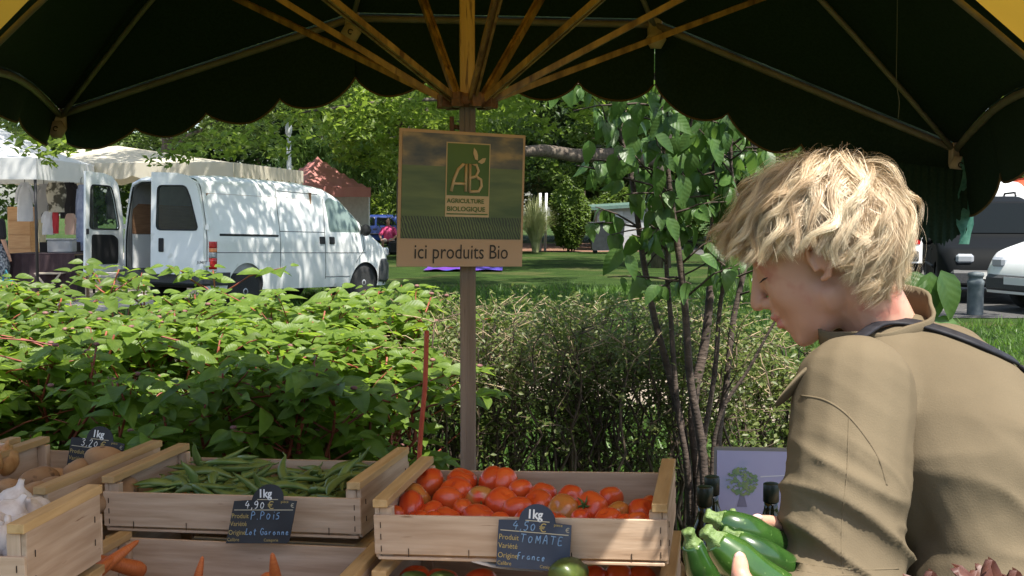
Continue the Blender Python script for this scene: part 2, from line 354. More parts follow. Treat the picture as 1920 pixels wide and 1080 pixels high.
# ivy-clad column shrub, ornamental grass
def shrub(name, base, rx, ry, h, label, lm, n, leaf, cat='shrub', seed=3, up=.3):
    global rng
    rng = np.random.default_rng(seed); random.seed(seed)
    r = empty(name, base); tag(r, label, cat)
    st = MB()
    for k in range(5):
        pts, rs = limb((rng.normal() * rx * .15, rng.normal() * ry * .15, -.03), (rng.normal() * rx * .45, rng.normal() * ry * .45, h * .85), .03, .01); st.tube(pts, rs, 5)
    st.build('stem', bark1, r, fix=False)
    d = rand_unit(n); q = d * (rng.uniform(.55, 1, n) ** .5)[:, None]
    lump = np.array([mnoise.noise(Vector(x) * 2.3) for x in d]) * .22 + 1
    q = q * lump[:, None] * np.array([rx, ry, h * .5]) + np.array([0, 0, h * .52]); q[:, 2] = np.maximum(q[:, 2], .03)
    V, Fc = leaf_cards(q, leaf, up=up); tag(obj('crown', mesh_np('crown', V, Fc), lm, r), kind='stuff'); return r
b = P(1068, 472, 46.5); shrub('ivy_shrub', (b.x, b.y, 0), .75, .7, 2.75, 'tall column of glossy ivy left of the dark bin', leafB, 5200, .16, seed=31)
b = P(1135, 472, 50.5); shrub('evergreen_shrub', (b.x + .9, b.y, 0), 2.0, .9, 2.5, 'flowering evergreen bush growing up behind the green-roofed shed', leafB, 6000, .2, seed=32)
b = P(730, 440, 56); shrub('laurel_shrub', (b.x + .3, b.y + 5, 0), 3.2, 1.2, 2.6, 'low bushy shrub behind the parked blue car', leafA, 5000, .26, seed=33)
def grass_clump(base, h, n, label):
    global rng
    rng = np.random.default_rng(41)
    r = empty('ornamental_grass', base); tag(r, label, 'grass clump')
    V = []; Fc = []
    for i in range(n):
        a = rng.uniform(0, 2 * math.pi); sp = rng.uniform(.1, 1) * .95; hh = h * rng.uniform(.75, 1.1); p = np.array([math.cos(a), math.sin(a), 0]) * .12; o = np.array([math.cos(a), math.sin(a), 0])
        s = np.array([-math.sin(a), math.cos(a), 0]) * .016
        k = len(V); prev = None
        for j in range(5):
            t = j / 4; q = p + o * sp * t * t * 1.0 + np.array([0, 0, hh * (1.35 * t - .55 * sp * t * t)]); V += [q - s * (1 - t * .8), q + s * (1 - t * .8)]
            if j: Fc.append((k + 2 * j - 2, k + 2 * j - 1, k + 2 * j + 1, k + 2 * j))
    tag(obj('blades', mesh_np('blades', V, Fc), mat('pale_blade', (.3, .34, .14), (.5, .5, .27), rough=.6, scale=5, trans=.3), r), kind='stuff')
b = P(1004, 470, 46); grass_clump((b.x, b.y, .01), 1.6, 900, 'fountain of pale ornamental grass right of the sign board')
# lawn blades near the hedge (nobody could count them)
def lawn_blades():
    global rng
    rng = np.random.default_rng(51)
    n = 60000; Y = 4.2 + 20 * rng.uniform(size=n) ** 1.5; X = rng.uniform(-1, 1, n) * (Y * .44 + .4) ; m = np.ones(n, bool)
    tuft = np.array([mnoise.noise(Vector((x * 1.3, y * 1.3, 0))) for x, y in zip(X, Y)]); h = (.035 + .05 * np.clip(tuft + .4, 0, 1)) * rng.uniform(.6, 1.4, n) * (1 + Y * .03)
    pathd = np.abs(Y - np.interp(X, [-9, -4, -1, 2, 6, 12], [14, 13, 11.4, 9.4, 8.2, 7.9])); m &= pathd > .85; m &= ~((X < -5.8) & (Y > 15)); m &= ~((X > 5.2) & (Y > 16.3))
    X, Y, h = X[m], Y[m], h[m]; n = len(X); a = rng.uniform(0, 6.28, n); w = .004 + .0006 * Y; l = rng.normal(size=(n, 2)) * .5 * h[:, None]
    B = np.stack([X, Y, np.zeros(n)], 1); S = np.stack([np.cos(a) * w, np.sin(a) * w, np.zeros(n)], 1); T = B + np.stack([l[:, 0], l[:, 1], h], 1)
    V = np.stack([B - S, B + S, T], 1).reshape(-1, 3); Fc = np.arange(n * 3).reshape(-1, 3)
    tag(obj('grass', mesh_np('grass', V, Fc), leaf_mat('grass_blade', (.05, .11, .015), (.11, .19, .035), (.16, .3, .04), veins=False, rnd=0)), 'short mown grass of the shaded lawn', 'grass', kind='stuff')
lawn_blades()

# ------------------------------------------------------------------ dogwood shrubs, hedge and sapling near the stall
def leaf_mesh(name, L=.1, W=.055, droop=.25, fold=.25, tip=1.6, nx=6, seed=0):
    rr = random.Random(seed); V = []; Fc = []
    for i in range(nx + 1):
        t = i / nx; x = L * t; w = W * .5 * (math.sin(math.pi * min(1, t ** .8)) ** .75) * (1 - .25 * t ** tip) if 0 < t < 1 else .0006
        z = -droop * L * t * t
        for s in (-1, -.5, 0, .5, 1): V.append((x - abs(s) * .06 * L * (1 - t), s * w, z + abs(s) * w * fold + rr.uniform(-1, 1) * .0016 * abs(s)))
    for i in range(nx):
        for k in range(4): a = i * 5 + k; Fc.append((a, a + 1, a + 6, a + 5))
    return mesh_np(name, V, Fc, True)
def orient(x, n):
    x = Vector(x).normalized(); n = Vector(n); n = (n - x * n.dot(x)).normalized(); y = n.cross(x)
    return Matrix(((x.x, y.x, n.x), (x.y, y.y, n.y), (x.z, y.z, n.z)))
def bake_leaves(name, mesh, Ms, m, parent):
    v0 = vcos(mesh); f0 = np.array([p.vertices[:] for p in mesh.polygons]); V = []; Fc = []
    for k, M in enumerate(Ms):
        A = np.array(M); V.append(v0 @ A[:3, :3].T + A[:3, 3]); Fc.append(f0 + k * len(v0))
    return tag(obj(name, mesh_np(name, np.concatenate(V), np.concatenate(Fc), True), m, parent), kind='stuff')
dog_leaf = leaf_mat('dogwood_leaf', (.1, .17, .022), (.17, .25, .04), (.36, .52, .05), trans=.45, rnd=.42, vscale=75)
red_stem = mat('red_stem', (.14, .028, .02), (.3, .07, .04), rough=.5, scale=20)
bud_m = mat('flower_bud', (.14, .05, .06), (.25, .13, .1), rough=.8, scale=60)
LM = [leaf_mesh('dogwood_leaf', .112, .068, d, f, seed=i) for i, (d, f) in enumerate([(.2, .3), (.4, .15), (.1, .45), (.55, .25)])]
def dogwood(base, rx, y0, y1, h0, h1, label, seed, nst=34, nobj=230, per=34):
    """stems from a stool at the base; whorls of paired leaves along the outer third of every twig"""
    global rng
    rng = np.random.default_rng(seed); random.seed(seed)
    r = empty('dogwood_shrub', (*base, 0)); tag(r, label, 'shrub', 'dogwood shrubs behind the crates')
    stems = MB(); Ms = []; buds = MB()
    for i in range(nst):
        tx = rng.uniform(-rx, rx); ty = rng.uniform(y0, y1) - base[1]; tt = (ty + base[1] - y0) / (y1 - y0)
        hz = (h0 + (h1 - h0) * tt) * rng.uniform(.84, 1.02)
        a = Vector((tx * .45 + rng.normal() * .08, ty * .5 + rng.normal() * .08, -.02)); b = Vector((tx, ty, hz))
        pts, rs = limb(a, b, .011, .004, .05, 7); stems.tube(pts, rs, 5)
        tw = [(pts[-1], pts[-1] - pts[-2])]
        for k in range(7):
            j = random.choice((2, 3, 4, 4, 5, 6, 6)); q = pts[j] + Vector((rng.normal() * .19, rng.normal() * .19, abs(rng.normal()) * .12 + .08)); q.z = min(q.z, hz * 1.02)
            p2, r2 = limb(pts[j], q, .005, .002, .06, 4); stems.tube(p2, r2, 4); tw.append((q, p2[-1] - p2[-2]))
        for (q, d) in tw:
            d = d.normalized()
            for k in range(6):
                c = q - d * (.04 * k - .02); ang = k * 1.57 + rng.uniform(0, .8)
                for s in (0, math.pi):
                    hd = Vector((math.cos(ang + s), math.sin(ang + s), rng.uniform(-.35, .35)))
                    x = hd.normalized(); nn = Vector((rng.normal() * .35 + .05, rng.normal() * .35 - .45, 1))
                    sc = rng.uniform(.35, 1.15) * (1 if k else .7)
                    Ms.append(Matrix.Translation(c + x * .012) @ (orient(x, nn) * sc).to_4x4())
            if rng.uniform() < .25 and hz > .8: buds.ellip(q + Vector((0, 0, .012)), (.014, .014, .008), n=8, m=5)
    stems.build('stem', red_stem, r, fix=False)
    if buds.v: tag(buds.build('flower_bud', bud_m, r, fix=False), kind='stuff')
    key = [-(M.translation.y + base[1]) * 1.0 + M.translation.z * 1.1 + rng.normal() * .12 for M in Ms]
    order = np.argsort(-np.array(key)); big = set(order[:nobj].tolist())
    for k in order[:nobj]:
        o = obj('leaf', LM[int(rng.integers(4))], dog_leaf, r); o.matrix_local = Ms[k]
    bake_leaves('foliage', LM[0], [M for k, M in enumerate(Ms) if k not in big], dog_leaf, r)
dogwood((-2.2, 5.4), .72, 4.4, 6.6, .9, 1.2, 'leafy dogwood shrub at the left edge behind the potato crate', 61, 52)
dogwood((-1.28, 5.3), .62, 4.4, 6.5, .9, 1.17, 'leafy dogwood shrub directly behind the crate of pea pods', 62, 48)
dogwood((-.72, 5.2), .4, 4.5, 6.2, .86, 1.13, 'dogwood shrub with bare red stems left of the sign post', 63, 26)
# the thin clipped hedge behind the tomatoes
hedge_leaf = leaf_mat('hedge_leaf', (.07, .1, .025), (.15, .17, .05), (.24, .32, .07), veins=False, rnd=0, trans=.35)
twig_m = mat('dry_twig', (.2, .14, .08), (.42, .33, .2), rough=.9, scale=30)
dark_twig = mat('dark_twig', (.05, .035, .025), (.13, .09, .06), rough=.9, scale=20)
def hedge(base, rx, y0, y1, h, label, seed, nst, nleaf, zlo, leaf=.026):
    global rng
    rng = np.random.default_rng(seed); random.seed(seed)
    r = empty('hedge_shrub', (*base, 0)); tag(r, label, 'hedge', 'clipped hedge shrubs behind the tomatoes')
    st = MB(); dry = MB(); C = []
    for i in range(nst):
        a = Vector((rng.uniform(-rx, rx) * .9, rng.uniform(y0, y1) - base[1], -.02)); b = a + Vector((rng.normal() * .1, rng.normal() * .1, h * rng.uniform(.75, 1.0)))
        pts, rs = limb(a, b, .009, .003, .06, 7); st.tube(pts, rs, 4)
        for k in range(11):
            j = random.choice((2, 3, 4, 5, 5, 6, 6, 7, 7)); q = pts[j] + Vector((rng.normal() * .13, rng.normal() * .12, abs(rng.normal()) * .09 + .02)); q.z = min(q.z, h * 1.04)
            p2, r2 = limb(pts[j], q, .0035, .0014, .08, 4); (dry if q.z > h * .72 and rng.uniform() < .75 else st).tube(p2, r2, 3)
            for m in range(nleaf):
                t = rng.uniform(.2, 1.05); c = pts[j].lerp(q, t) + Vector(rng.normal(size=3) * .022)
                if c.z > zlo * rng.uniform(.5, 1.1): C.append(c[:])
    st.build('stem', dark_twig, r, fix=False); dry.build('dry_twig', twig_m, r, fix=False)
    V, Fc = leaf_cards(np.array(C), leaf, up=.5); tag(obj('foliage', mesh_np('foliage', V, Fc), hedge_leaf, r), kind='stuff')
hedge((-.02, 5.6), .42, 5.2, 6.1, 1.03, 'sparse clipped hedge shrub with dry twig tips behind the sign post', 71, 62, 15, .4)
hedge((.62, 5.6), .42, 5.2, 6.2, 1.03, 'denser clipped hedge shrub right of the sign post', 72, 66, 22, .15)
hedge((1.35, 5.9), .45, 5.4, 6.4, .88, 'loose hedge shrub low behind the picture board', 73, 30, 16, .1, .034)
hedge((-.45, 6.2), .28, 5.9, 6.7, 1.02, 'thin yellowing hedge shrub between dogwood and sign post', 74, 30, 14, .4)
# multi-stemmed sapling with large drooping leaves
sap_leaf = leaf_mat('sapling_leaf', (.045, .1, .025), (.075, .14, .034), (.2, .36, .06), trans=.35, rnd=.25, vscale=50, rough=.4)
sap_bark = mat('sapling_bark', (.04, .028, .022), (.1, .072, .056), rough=.9, scale=8, stretch=(1, 1, 3), bump=.6, bscale=30, spots=((.24, .19, .15), 26, .66))
SLM = [leaf_mesh('sapling_leaf', .12, .082, d, f, seed=10 + i) for i, (d, f) in enumerate([(.3, .25), (.5, .2), (.15, .35)])]
def sapling():
    global rng
    rng = np.random.default_rng(81); random.seed(81)
    base = P(1300, 870, 5.0); base.z = 0; r = empty('sapling', base); tag(r, 'multi-stemmed young tree with large drooping leaves beside the woman', 'tree')
    def W(px, py, Y=5.0): return P(px, py, Y) - base
    paths = [[(1325, 1150), (1310, 900), (1300, 760), (1322, 640), (1335, 500), (1340, 330), (1345, 150)], [(1300, 1150), (1290, 880), (1262, 730), (1228, 600), (1205, 480), (1185, 340), (1150, 190), (1130, 60)],
             [(1330, 1150), (1318, 860), (1295, 720), (1283, 560), (1262, 400), (1240, 230), (1225, 80)], [(1310, 1150), (1292, 900), (1270, 760), (1258, 600), (1250, 470), (1275, 340), (1300, 200), (1320, 60)],
             [(1345, 1150), (1345, 850), (1362, 720), (1375, 600), (1400, 480), (1410, 340), (1420, 200), (1440, 60)], [(1345, 1150), (1335, 900), (1350, 780), (1405, 690), (1460, 590), (1520, 500)],
             [(1305, 1150), (1310, 900), (1340, 700), (1352, 560), (1385, 420), (1370, 300), (1380, 150)]]
    tips = []
    for ps in paths:
        if ps[-1][1] < 300: ps += [(ps[-1][0] + 10, -120)]  # stems run on above the view; leaves added there shade the lower ones
    for k, ps in enumerate(paths):
        Y = 5.0 + .1 * math.sin(k * 2.1); mb = MB(); pts = catmull([W(*p, Y + .25 * (i / len(ps)) * math.cos(k * 1.7)) for i, p in enumerate(ps)], 5)
        r0 = [.027, .019, .02, .014, .017, .011, .013][k]
        mb.tube(pts, [r0 * (1 - .7 * i / len(pts)) for i in range(len(pts))], 8); mb.build('trunk', sap_bark, r, fix=False)
        hi = [j for j in range(len(pts)) if pts[j].z > 1.12]
        for j in hi:
            for q in range(2 if pts[j].z > 1.38 else 1):
                e = pts[j] + Vector((rng.normal() * .16, rng.normal() * .16 - .06, rng.uniform(-.02, .22))); tips.append((pts[j], e))
    tw = MB(); Ms = []
    for a, e in tips:
        p2, r2 = limb(a, e, .005, .002, .05, 4); tw.tube(p2, r2, 4)
        for m in range(5):
            c = a.lerp(e, rng.uniform(.35, 1.05)); ang = rng.uniform(0, 6.28); x = Vector((math.cos(ang) * .55, math.sin(ang) * .55 - .1, -rng.uniform(.3, 1.0)))
            nn = Vector((rng.normal() * .4, -.55 + rng.normal() * .4, .6)); Ms.append(Matrix.Translation(c) @ (orient(x, nn) * rng.uniform(.35, .85)).to_4x4())
    # the leaves one can pick out in the photograph
    for (px, py, L, dx, dy) in [(1308, 232, 60, .1, 1), (1336, 262, 48, .35, 1), (1270, 260, 40, -.5, 1), (1232, 318, 46, .25, 1), (1276, 330, 52, .15, 1), (1172, 300, 36, -.3, 1), (1150, 290, 34, -.2, 1), (1195, 258, 40, -.5, 1), (1180, 225, 46, 0, 1),
                                (1222, 200, 46, .35, 1), (1196, 195, 40, .1, 1), (1252, 410, 44, .5, 1), (1168, 340, 30, -.6, .5), (1315, 480, 40, 1, .5), (1165, 470, 50, -.7, .7), (1175, 480, 44, .5, .9), (1428, 292, 34, .1, 1), (1245, 235, 36, 0, 1), (1105, 265, 38, 0, 1), (1300, 290, 40, -.2, 1),
                                (1360, 250, 34, .3, 1), (1160, 175, 44, .1, 1), (1220, 175, 44, .4, 1), (1260, 200, 36, -.1, 1)]:
        p = W(px, py, 4.72); x = Vector((dx, -.15, -dy)); Ms.insert(0, Matrix.Translation(p) @ (orient(x, Vector((.25, -.75, .75))) * (L / FPX * 4.72 / .11)).to_4x4())
    tw.build('twig', sap_bark, r, fix=False)
    k27 = Ms[:24]; rest = Ms[24:]; random.shuffle(rest); rest.sort(key=lambda M: M.translation.y)
    for M in k27 + rest[:240]: o = obj('leaf', SLM[int(rng.integers(3))], sap_leaf, r); o.matrix_local = M
    bake_leaves('foliage', SLM[1], rest[240:], sap_leaf, r)
sapling()

def shoot_plant():
    b = P(1750, 900, 4.6); b.z = 0; r = empty('young_plant', b); tag(r, 'young plant with broad bright leaves peeping over the woman\'s shoulder', 'plant')
    mb = MB(); mb.tube([(0, 0, -.02), (.01, 0, .5), P(1750, 520, 4.6) - b], [.009, .007, .004], 6); mb.build('stem', sap_bark, r, fix=False)
    for (px, py, L, dx, dy) in [(1745, 515, 80, -.15, 1), (1766, 512, 84, .35, 1), (1735, 520, 60, -.9, .4), (1750, 540, 60, .1, 1), (1755, 600, 70, .8, .5), (1740, 640, 70, -.7, .6)]:
        o = obj('leaf', SLM[0], sap_leaf, r); o.matrix_local = Matrix.Translation(P(px, py, 4.58) - b) @ (orient((dx, -.2, -dy), (.2, -.75, .7)) * (L / FPX * 4.6 / .11)).to_4x4()
shoot_plant()
# ------------------------------------------------------------------ market umbrella
canvas_g = mat('green_canvas', (.009, .022, .014), (.016, .032, .021), rough=.9, scale=120, bump=.15, bscale=300, bdist=.002, spec=.2)
canvas_y = mat('yellow_canvas', (.66, .4, .03), (.72, .45, .04), rough=.85, scale=8, bump=.15, bscale=300, bdist=.002, trans=.13, tcol=(.75, .46, .06))
trim_m = mat('brown_trim', (.1, .055, .02), (.16, .09, .03), rough=.8, scale=60)
rail_m = mat('frame_tube', (.15, .125, .105), (.21, .18, .155), rough=.55, scale=20)
strut_m = mat('varnished_strut', (.10, .055, .022), (.34, .22, .08), rough=.38, scale=9, stretch=(3, 3, .6), bump=.2, spots=((.1, .05, .02), 14, .62))
mast_m = mat('weathered_mast', (.2, .14, .1), (.3, .22, .165), rough=.85, scale=5, stretch=(6, 6, .35), bump=.35, bscale=40, spots=((.12, .08, .06), 30, .68))
mast_y = mat('stained_mast', (.36, .23, .09), (.5, .34, .14), rough=.5, scale=6, stretch=(4, 4, .4), bump=.3, bscale=30, spots=((.14, .08, .035), 22, .6))
plate_m = mat('bracket_plate', (.36, .27, .2), (.45, .36, .28), rough=.5, scale=30)
def umbrella():
    MX, MY = P(877, 400, 3.24).x, 3.24
    r = empty('market_umbrella', (MX, MY, 0)); tag(r, 'dark green and yellow market umbrella with scalloped valance and fanned struts', 'umbrella'); o = Vector((MX, MY, 0))
    V = {'L': P(112, 212, 4.5), 'BL': P(660, 30, 4.25), 'BR': P(1228, 42, 4.2), 'R': P(1793, 276, 4.05), 'MR': P(1990, 150, 3.2), 'N1': Vector((1.4, 2.1, 2.2)), 'N2': Vector((.3, 1.5, 2.25)), 'N3': Vector((-1.7, .85, 2.15)), 'ML': P(-60, 125, 3.5)}  # N corners lie out of view, placed to shade the crates but not the woman
    peak = Vector((MX, MY, 2.86)); names = ['L', 'BL', 'BR', 'R', 'MR', 'N1', 'N2', 'N3', 'ML']
    pl = {k: v - o for k, v in V.items()}; pk = peak - o
    def edge_pts(a, b, n, bow=0.0):
        A, B = pl[a], pl[b]; return [A.lerp(B, t) + Vector((0, 0, bow * math.sin(math.pi * t))) for t in np.linspace(0, 1, n)]
    bows = {('R', 'MR'): .05, ('ML', 'L'): .05}
    for i, a in enumerate(names):       # one panel between each pair of ribs
        b = names[(i + 1) % 9]; E_ = edge_pts(a, b, 9, bows.get((a, b), 0)); rows = 7; Vt = []; Fc = []
        for k in range(rows):
            t = k / (rows - 1); t0 = .02 + .98 * t
            for e in E_:
                q = pk.lerp(e, t0); q.z += .10 * math.sin(math.pi * t) * 1 + .012; Vt.append(q)      # canvas bellies up between peak and edge
        for k in range(rows - 1):
            for m in range(8): c = k * 9 + m; Fc.append((c, c + 1, c + 10, c + 9))
        green = a in ('ML', 'L', 'BL', 'BR', 'R')
        me = mesh_np('canopy_panel', Vt, Fc, True); obj('canopy_panel', me, canvas_g if green else canvas_y, r)
        # valance hanging from this edge
        n = max(2, round((pl[a] - pl[b]).length / .29)) if a not in ('L', 'BL', 'BR') else 4; Vv = []; Fv = []; Tr = []; N = n * 14
        ec = Vector((0, 0, 0)); d = (pl[b] - pl[a]).normalized(); out = Vector((d.y, -d.x, 0)).normalized()
        if out.dot((pl[a] + pl[b]) / 2) < 0: out = -out
        VS = {'L': .56, 'ML': .5, 'MR': .8}; vs_ = lambda t, A_=VS.get(a, 1), B_=VS.get(b, 1): A_ + (B_ - A_) * min(1, t * 1.25)
        E2 = edge_pts(a, b, N + 1, bows.get((a, b), 0))
        for k, e in enumerate(E2):
            ph = k / 14 % 1; dep = vs_(k / N) * (.215 + .075 * .85 * math.sin(math.pi * ph) ** .7 + .004 * math.sin(k * .37))
            for s in (0, .34, .67, 1): Vv.append(e + out * (.001 + .041 * s + .012 * s * math.sin(k * .42 + i)) - Vector((0, 0, dep * s - .012)))
            Tr.append(Vv[-1])
        for k in range(N):
            for s in range(3): c = k * 4 + s; Fv.append((c, c + 1, c + 5, c + 4))
        va = obj('valance', mesh_np('valance', Vv, Fv, True), canvas_g if green else canvas_y, r)
        tb = MB(); tb.tube(Tr, .0038, 5, flat=1); tb.build('valance_trim', trim_m, va, fix=False)
        # perimeter tube, rib and strut
        mb = MB(); mb.tube([e - Vector((0, 0, .008)) for e in E_], .0125 if green else .011, 8); mb.build('edge_tube', rail_m, r, fix=False)
        mb = MB(); rb = [pk.lerp(pl[a], t) + Vector((0, 0, .085 * math.sin(math.pi * t) - .018)) for t in np.linspace(.02, 1, 9)]; mb.tube(rb, .009, 8); mb.build('rib', rail_m, r, fix=False)
        hub = Vector((0, 0, P(877, 186, 3.24).z)); dd = (pl[a] - hub); dd.z = 0; dd.normalize()
        st = MB(); q0 = hub + dd * .06 + Vector((0, 0, .0)); q1 = rb[5]
        z = (q1 - q0).normalized(); x = z.cross(Vector((0, 0, 1))).normalized(); y = z.cross(x); Mt = basis(x, y, z, q0); L = (q1 - q0).length
        st.box((-.011, -.004, 0), (-.004, .012, L), Mt); st.box((.004, -.004, 0), (.011, .012, L), Mt); st.box((-.0039, .0, 0), (.0039, .006, L), Mt)
        st.build('strut', strut_m, r)
        if a in ('L', 'BL', 'BR', 'R'):
            bk = MB(); c = pl[a]; bk.box((-.024, -.012, -.06), (.024, .012, .015), Matrix.Translation(c) @ Matrix.Rotation(.3, 4, 'Z'), bev=.004)
            bk.lathe([(.001, 0), (.034, 0), (.036, .006), (.034, .014), (.001, .014)], 6, Matrix.Translation(c + Vector((0, -.025, -.062))) @ Matrix.Rotation(math.pi / 2, 4, 'X'))
            kb = bk.build('bracket', plate_m, r)
            hk = MB(); hk.tube([c + Vector((.008 * math.cos(t), -.045, -.06 + .008 * math.sin(t))) for t in np.linspace(.4, 5.2, 9)], .0022, 5); hk.build('hook', mat('dark_steel', (.05, .04, .035), rough=.4, metal=.8), kb, fix=False)
    # mast: wooden lower length, stained upper length, hub, peg
    hz = P(877, 186, 3.24).z
    mb = MB(); mb.box((-.0205, -.018, 0), (.0205, .018, 1.66), bev=.003); mb.build('mast', mast_m, r)
    mb = MB(); mb.box((-.021, -.0185, 1.662), (-.0075, .0185, hz - .02)); mb.box((-.007, -.016, 1.662), (.007, .016, hz - .02)); mb.box((.0075, -.0185, 1.662), (.021, .0185, hz - .02)); mb.build('mast_sleeve', mat('grooved_sleeve', (.1, .07, .05), (.2, .14, .09), rough=.45, scale=10, stretch=(5, 5, .4)), r)
    mb = MB(); mb.box((-.0195, -.018, hz + .012), (.0195, .018, 2.86), bev=.003); mb.build('upper_mast', mast_y, r)
    mb = MB(); mb.lathe([(.02, hz - .022), (.066, hz - .018), (.07, hz - .004), (.066, hz + .01), (.02, hz + .014)], 12); 
    for k in range(9): mb.box((-.012, .05, hz - .024), (.012, .08, hz + .012), Matrix.Rotation(k * 2 * math.pi / 9, 4, 'Z'))
    mb.build('hub', mat('rusty_hub', (.08, .035, .02), (.2, .09, .04), rough=.6, scale=40, bump=.4), r)
    mb = MB(); pz = P(848, 240, 3.24).z; mb.tube([(-.02, 0, pz), (-.036, 0, pz + .004)], .006, 6); mb.box((-.047, -.008, pz - .012), (-.036, .008, pz + .03)); mb.build('clamp', mat('rusty_hub', (.1, .05, .03)), r)
    # base plate on the ground
    mb = MB(); mb.box((-.3, -.3, 0), (.3, .3, .05), bev=.01); mb.tube([(0, 0, .05), (0, 0, .35)], .035, 12); mb.build('base', mat('base_steel', (.2, .2, .2), rough=.6, scale=20), r)
    # torn green flap and loose string
    c = pl['R']; Vt = []; Fc = []
    for k in range(12):
        t = k / 11; w = .012 + .03 * math.sin(t * 2.6) ; z = .04 - .36 * t
        for s in (-1, -.3, .4, 1): Vt.append(c + Vector((.03 - .015 * t + s * w * .7 + .006 * math.sin(k * 2.1 + s), -.05 + .012 * math.sin(k * 1.3 + s * 2), z)))
    for k in range(11):
        for s in range(3): q = k * 4 + s; Fc.append((q, q + 1, q + 5, q + 4))
    obj('torn_flap', mesh_np('torn_flap', Vt, Fc, True), mat('faded_net', (.04, .16, .12), (.1, .26, .2), rough=.8, scale=60, trans=.3), r)
    mb = MB(); mb.tube(catmull([P(1683, -40, 3.5) - o, P(1682, 60, 3.6) - o, P(1681, 150, 3.6) - o, P(1686, 190, 3.6) - o, P(1684, 222, 3.6) - o], 4), .0011, 4); mb.build('string', mat('grey_string', (.16, .17, .16)), r, fix=False)
    # the ragged shade net hanging below the right-hand valance
    nb = []; Fn = []
    A = P(1640, 300, 4.02) - o; B = P(1815, 320, 4.0) - o; N = 70
    for k in range(N + 1):
        t = k / N; e = A.lerp(B, t); dep = .235 + .03 * mnoise.noise(Vector((t * 9, 1, 0))) + .02 * rng.uniform() - .05 * max(0, t - .8) * 5
        for s in (0, .5, 1): nb.append(e - Vector((0, .004 * math.sin(k), dep * s * (1.0 + .0)) ))
    for k in range(N):
        for s in range(2): c_ = k * 3 + s; Fn.append((c_, c_ + 1, c_ + 4, c_ + 3))
    obj('ragged_hem', mesh_np('ragged_hem', nb, Fn), canvas_g, r)
umbrella()

# ------------------------------------------------------------------ text tools
def text_mesh(s, size, bold=0.0, shear=0.0, space=1.0, align='LEFT'):
    c = bpy.data.curves.new('t', 'FONT'); c.body = s; c.size = size; c.shear = shear; c.space_character = space; c.align_x = align; c.offset = bold; c.resolution_u = 3
    o = bpy.data.objects.new('t', c); COL.objects.link(o); dg = bpy.context.evaluated_depsgraph_get(); dg.update()
    me = bpy.data.meshes.new_from_object(o.evaluated_get(dg)); bpy.data.objects.remove(o); bpy.data.curves.remove(c); return me
def put_text(s, size, x, z, y, m, parent, name='lettering', sx=1.0, **k):
    """text standing in the parent's xz-plane, facing -y"""
    me = text_mesh(s, size, **k)
    return obj(name, me, m, parent, loc=(x, y, z), rot=(math.pi / 2, 0, 0), scale=(sx, 1, 1))
STROKE = {'4': [[(.35, 1), (.05, .45), (.7, .45)], [(.5, .7), (.4, 0)]], ',': [[(.15, .12), (.05, -.18)]], '9': [[(.6, .7), (.4, .95), (.12, .8), (.15, .55), (.45, .5), (.6, .75), (.5, .2), (.2, 0)]],
  '5': [[(.65, 1), (.25, .95), (.2, .6), (.5, .6), (.6, .3), (.35, 0), (.08, .08)]], '0': [[(.35, .8), (.1, .5), (.2, .1), (.45, .1), (.6, .5), (.35, .8)]], '3': [[(.1, .9), (.4, 1), (.55, .8), (.3, .55), (.6, .35), (.4, 0), (.05, .1)]], '2': [[(.1, .8), (.35, 1), (.55, .75), (.1, 0), (.65, .02)]],
  'P': [[(.15, 0), (.25, 1), (.6, .95), (.65, .65), (.2, .5)]], '.': [[(.1, .02), (.16, .05)]], 'O': [[(.35, .75), (.1, .45), (.25, .05), (.5, .15), (.6, .55), (.35, .75)]], 'I': [[(.2, .65), (.18, 0)], [(.2, .95), (.24, 1)]], 'S': [[(.65, .85), (.35, .85), (.2, .6), (.5, .45), (.5, .1), (.1, .05)]],
  'T': [[(0, .98), (.75, .92)], [(.38, .95), (.35, 0)]], 'M': [[(.08, 0), (.15, .9), (.4, .3), (.65, .95), (.7, 0)]], 'A': [[(.05, 0), (.3, .9), (.45, .9), (.65, 0)], [(.15, .4), (.6, .4)]], 'E': [[(.6, .95), (.15, .9), (.1, 0), (.65, .05)], [(.12, .5), (.5, .52)]],
  'F': [[(.5, .95), (.2, .85), (.18, -.15)], [(.05, .5), (.45, .52)]], 'r': [[(.1, .5), (.12, 0)], [(.12, .35), (.4, .5)]], 'a': [[(.45, .45), (.2, .5), (.08, .2), (.25, 0), (.45, .3), (.5, 0)]], 'n': [[(.1, .5), (.1, 0)], [(.1, .35), (.3, .5), (.45, .3), (.48, 0)]], 'c': [[(.45, .42), (.2, .48), (.08, .2), (.25, 0), (.48, .08)]], 'e': [[(.1, .25), (.45, .3), (.3, .5), (.1, .3), (.2, 0), (.5, .05)]],
  'L': [[(.3, 1), (.15, .1), (.3, 0), (.65, .08)]], 'o': [[(.28, .5), (.08, .25), (.25, 0), (.45, .22), (.28, .5)]], 't': [[(.25, .95), (.2, .1), (.4, 0)], [(.02, .6), (.5, .62)]], 'G': [[(.65, .85), (.3, 1), (.05, .5), (.3, 0), (.62, .1), (.62, .45), (.4, .42)]], ' ': [], '-': [[(.1, .4), (.5, .42)]]}
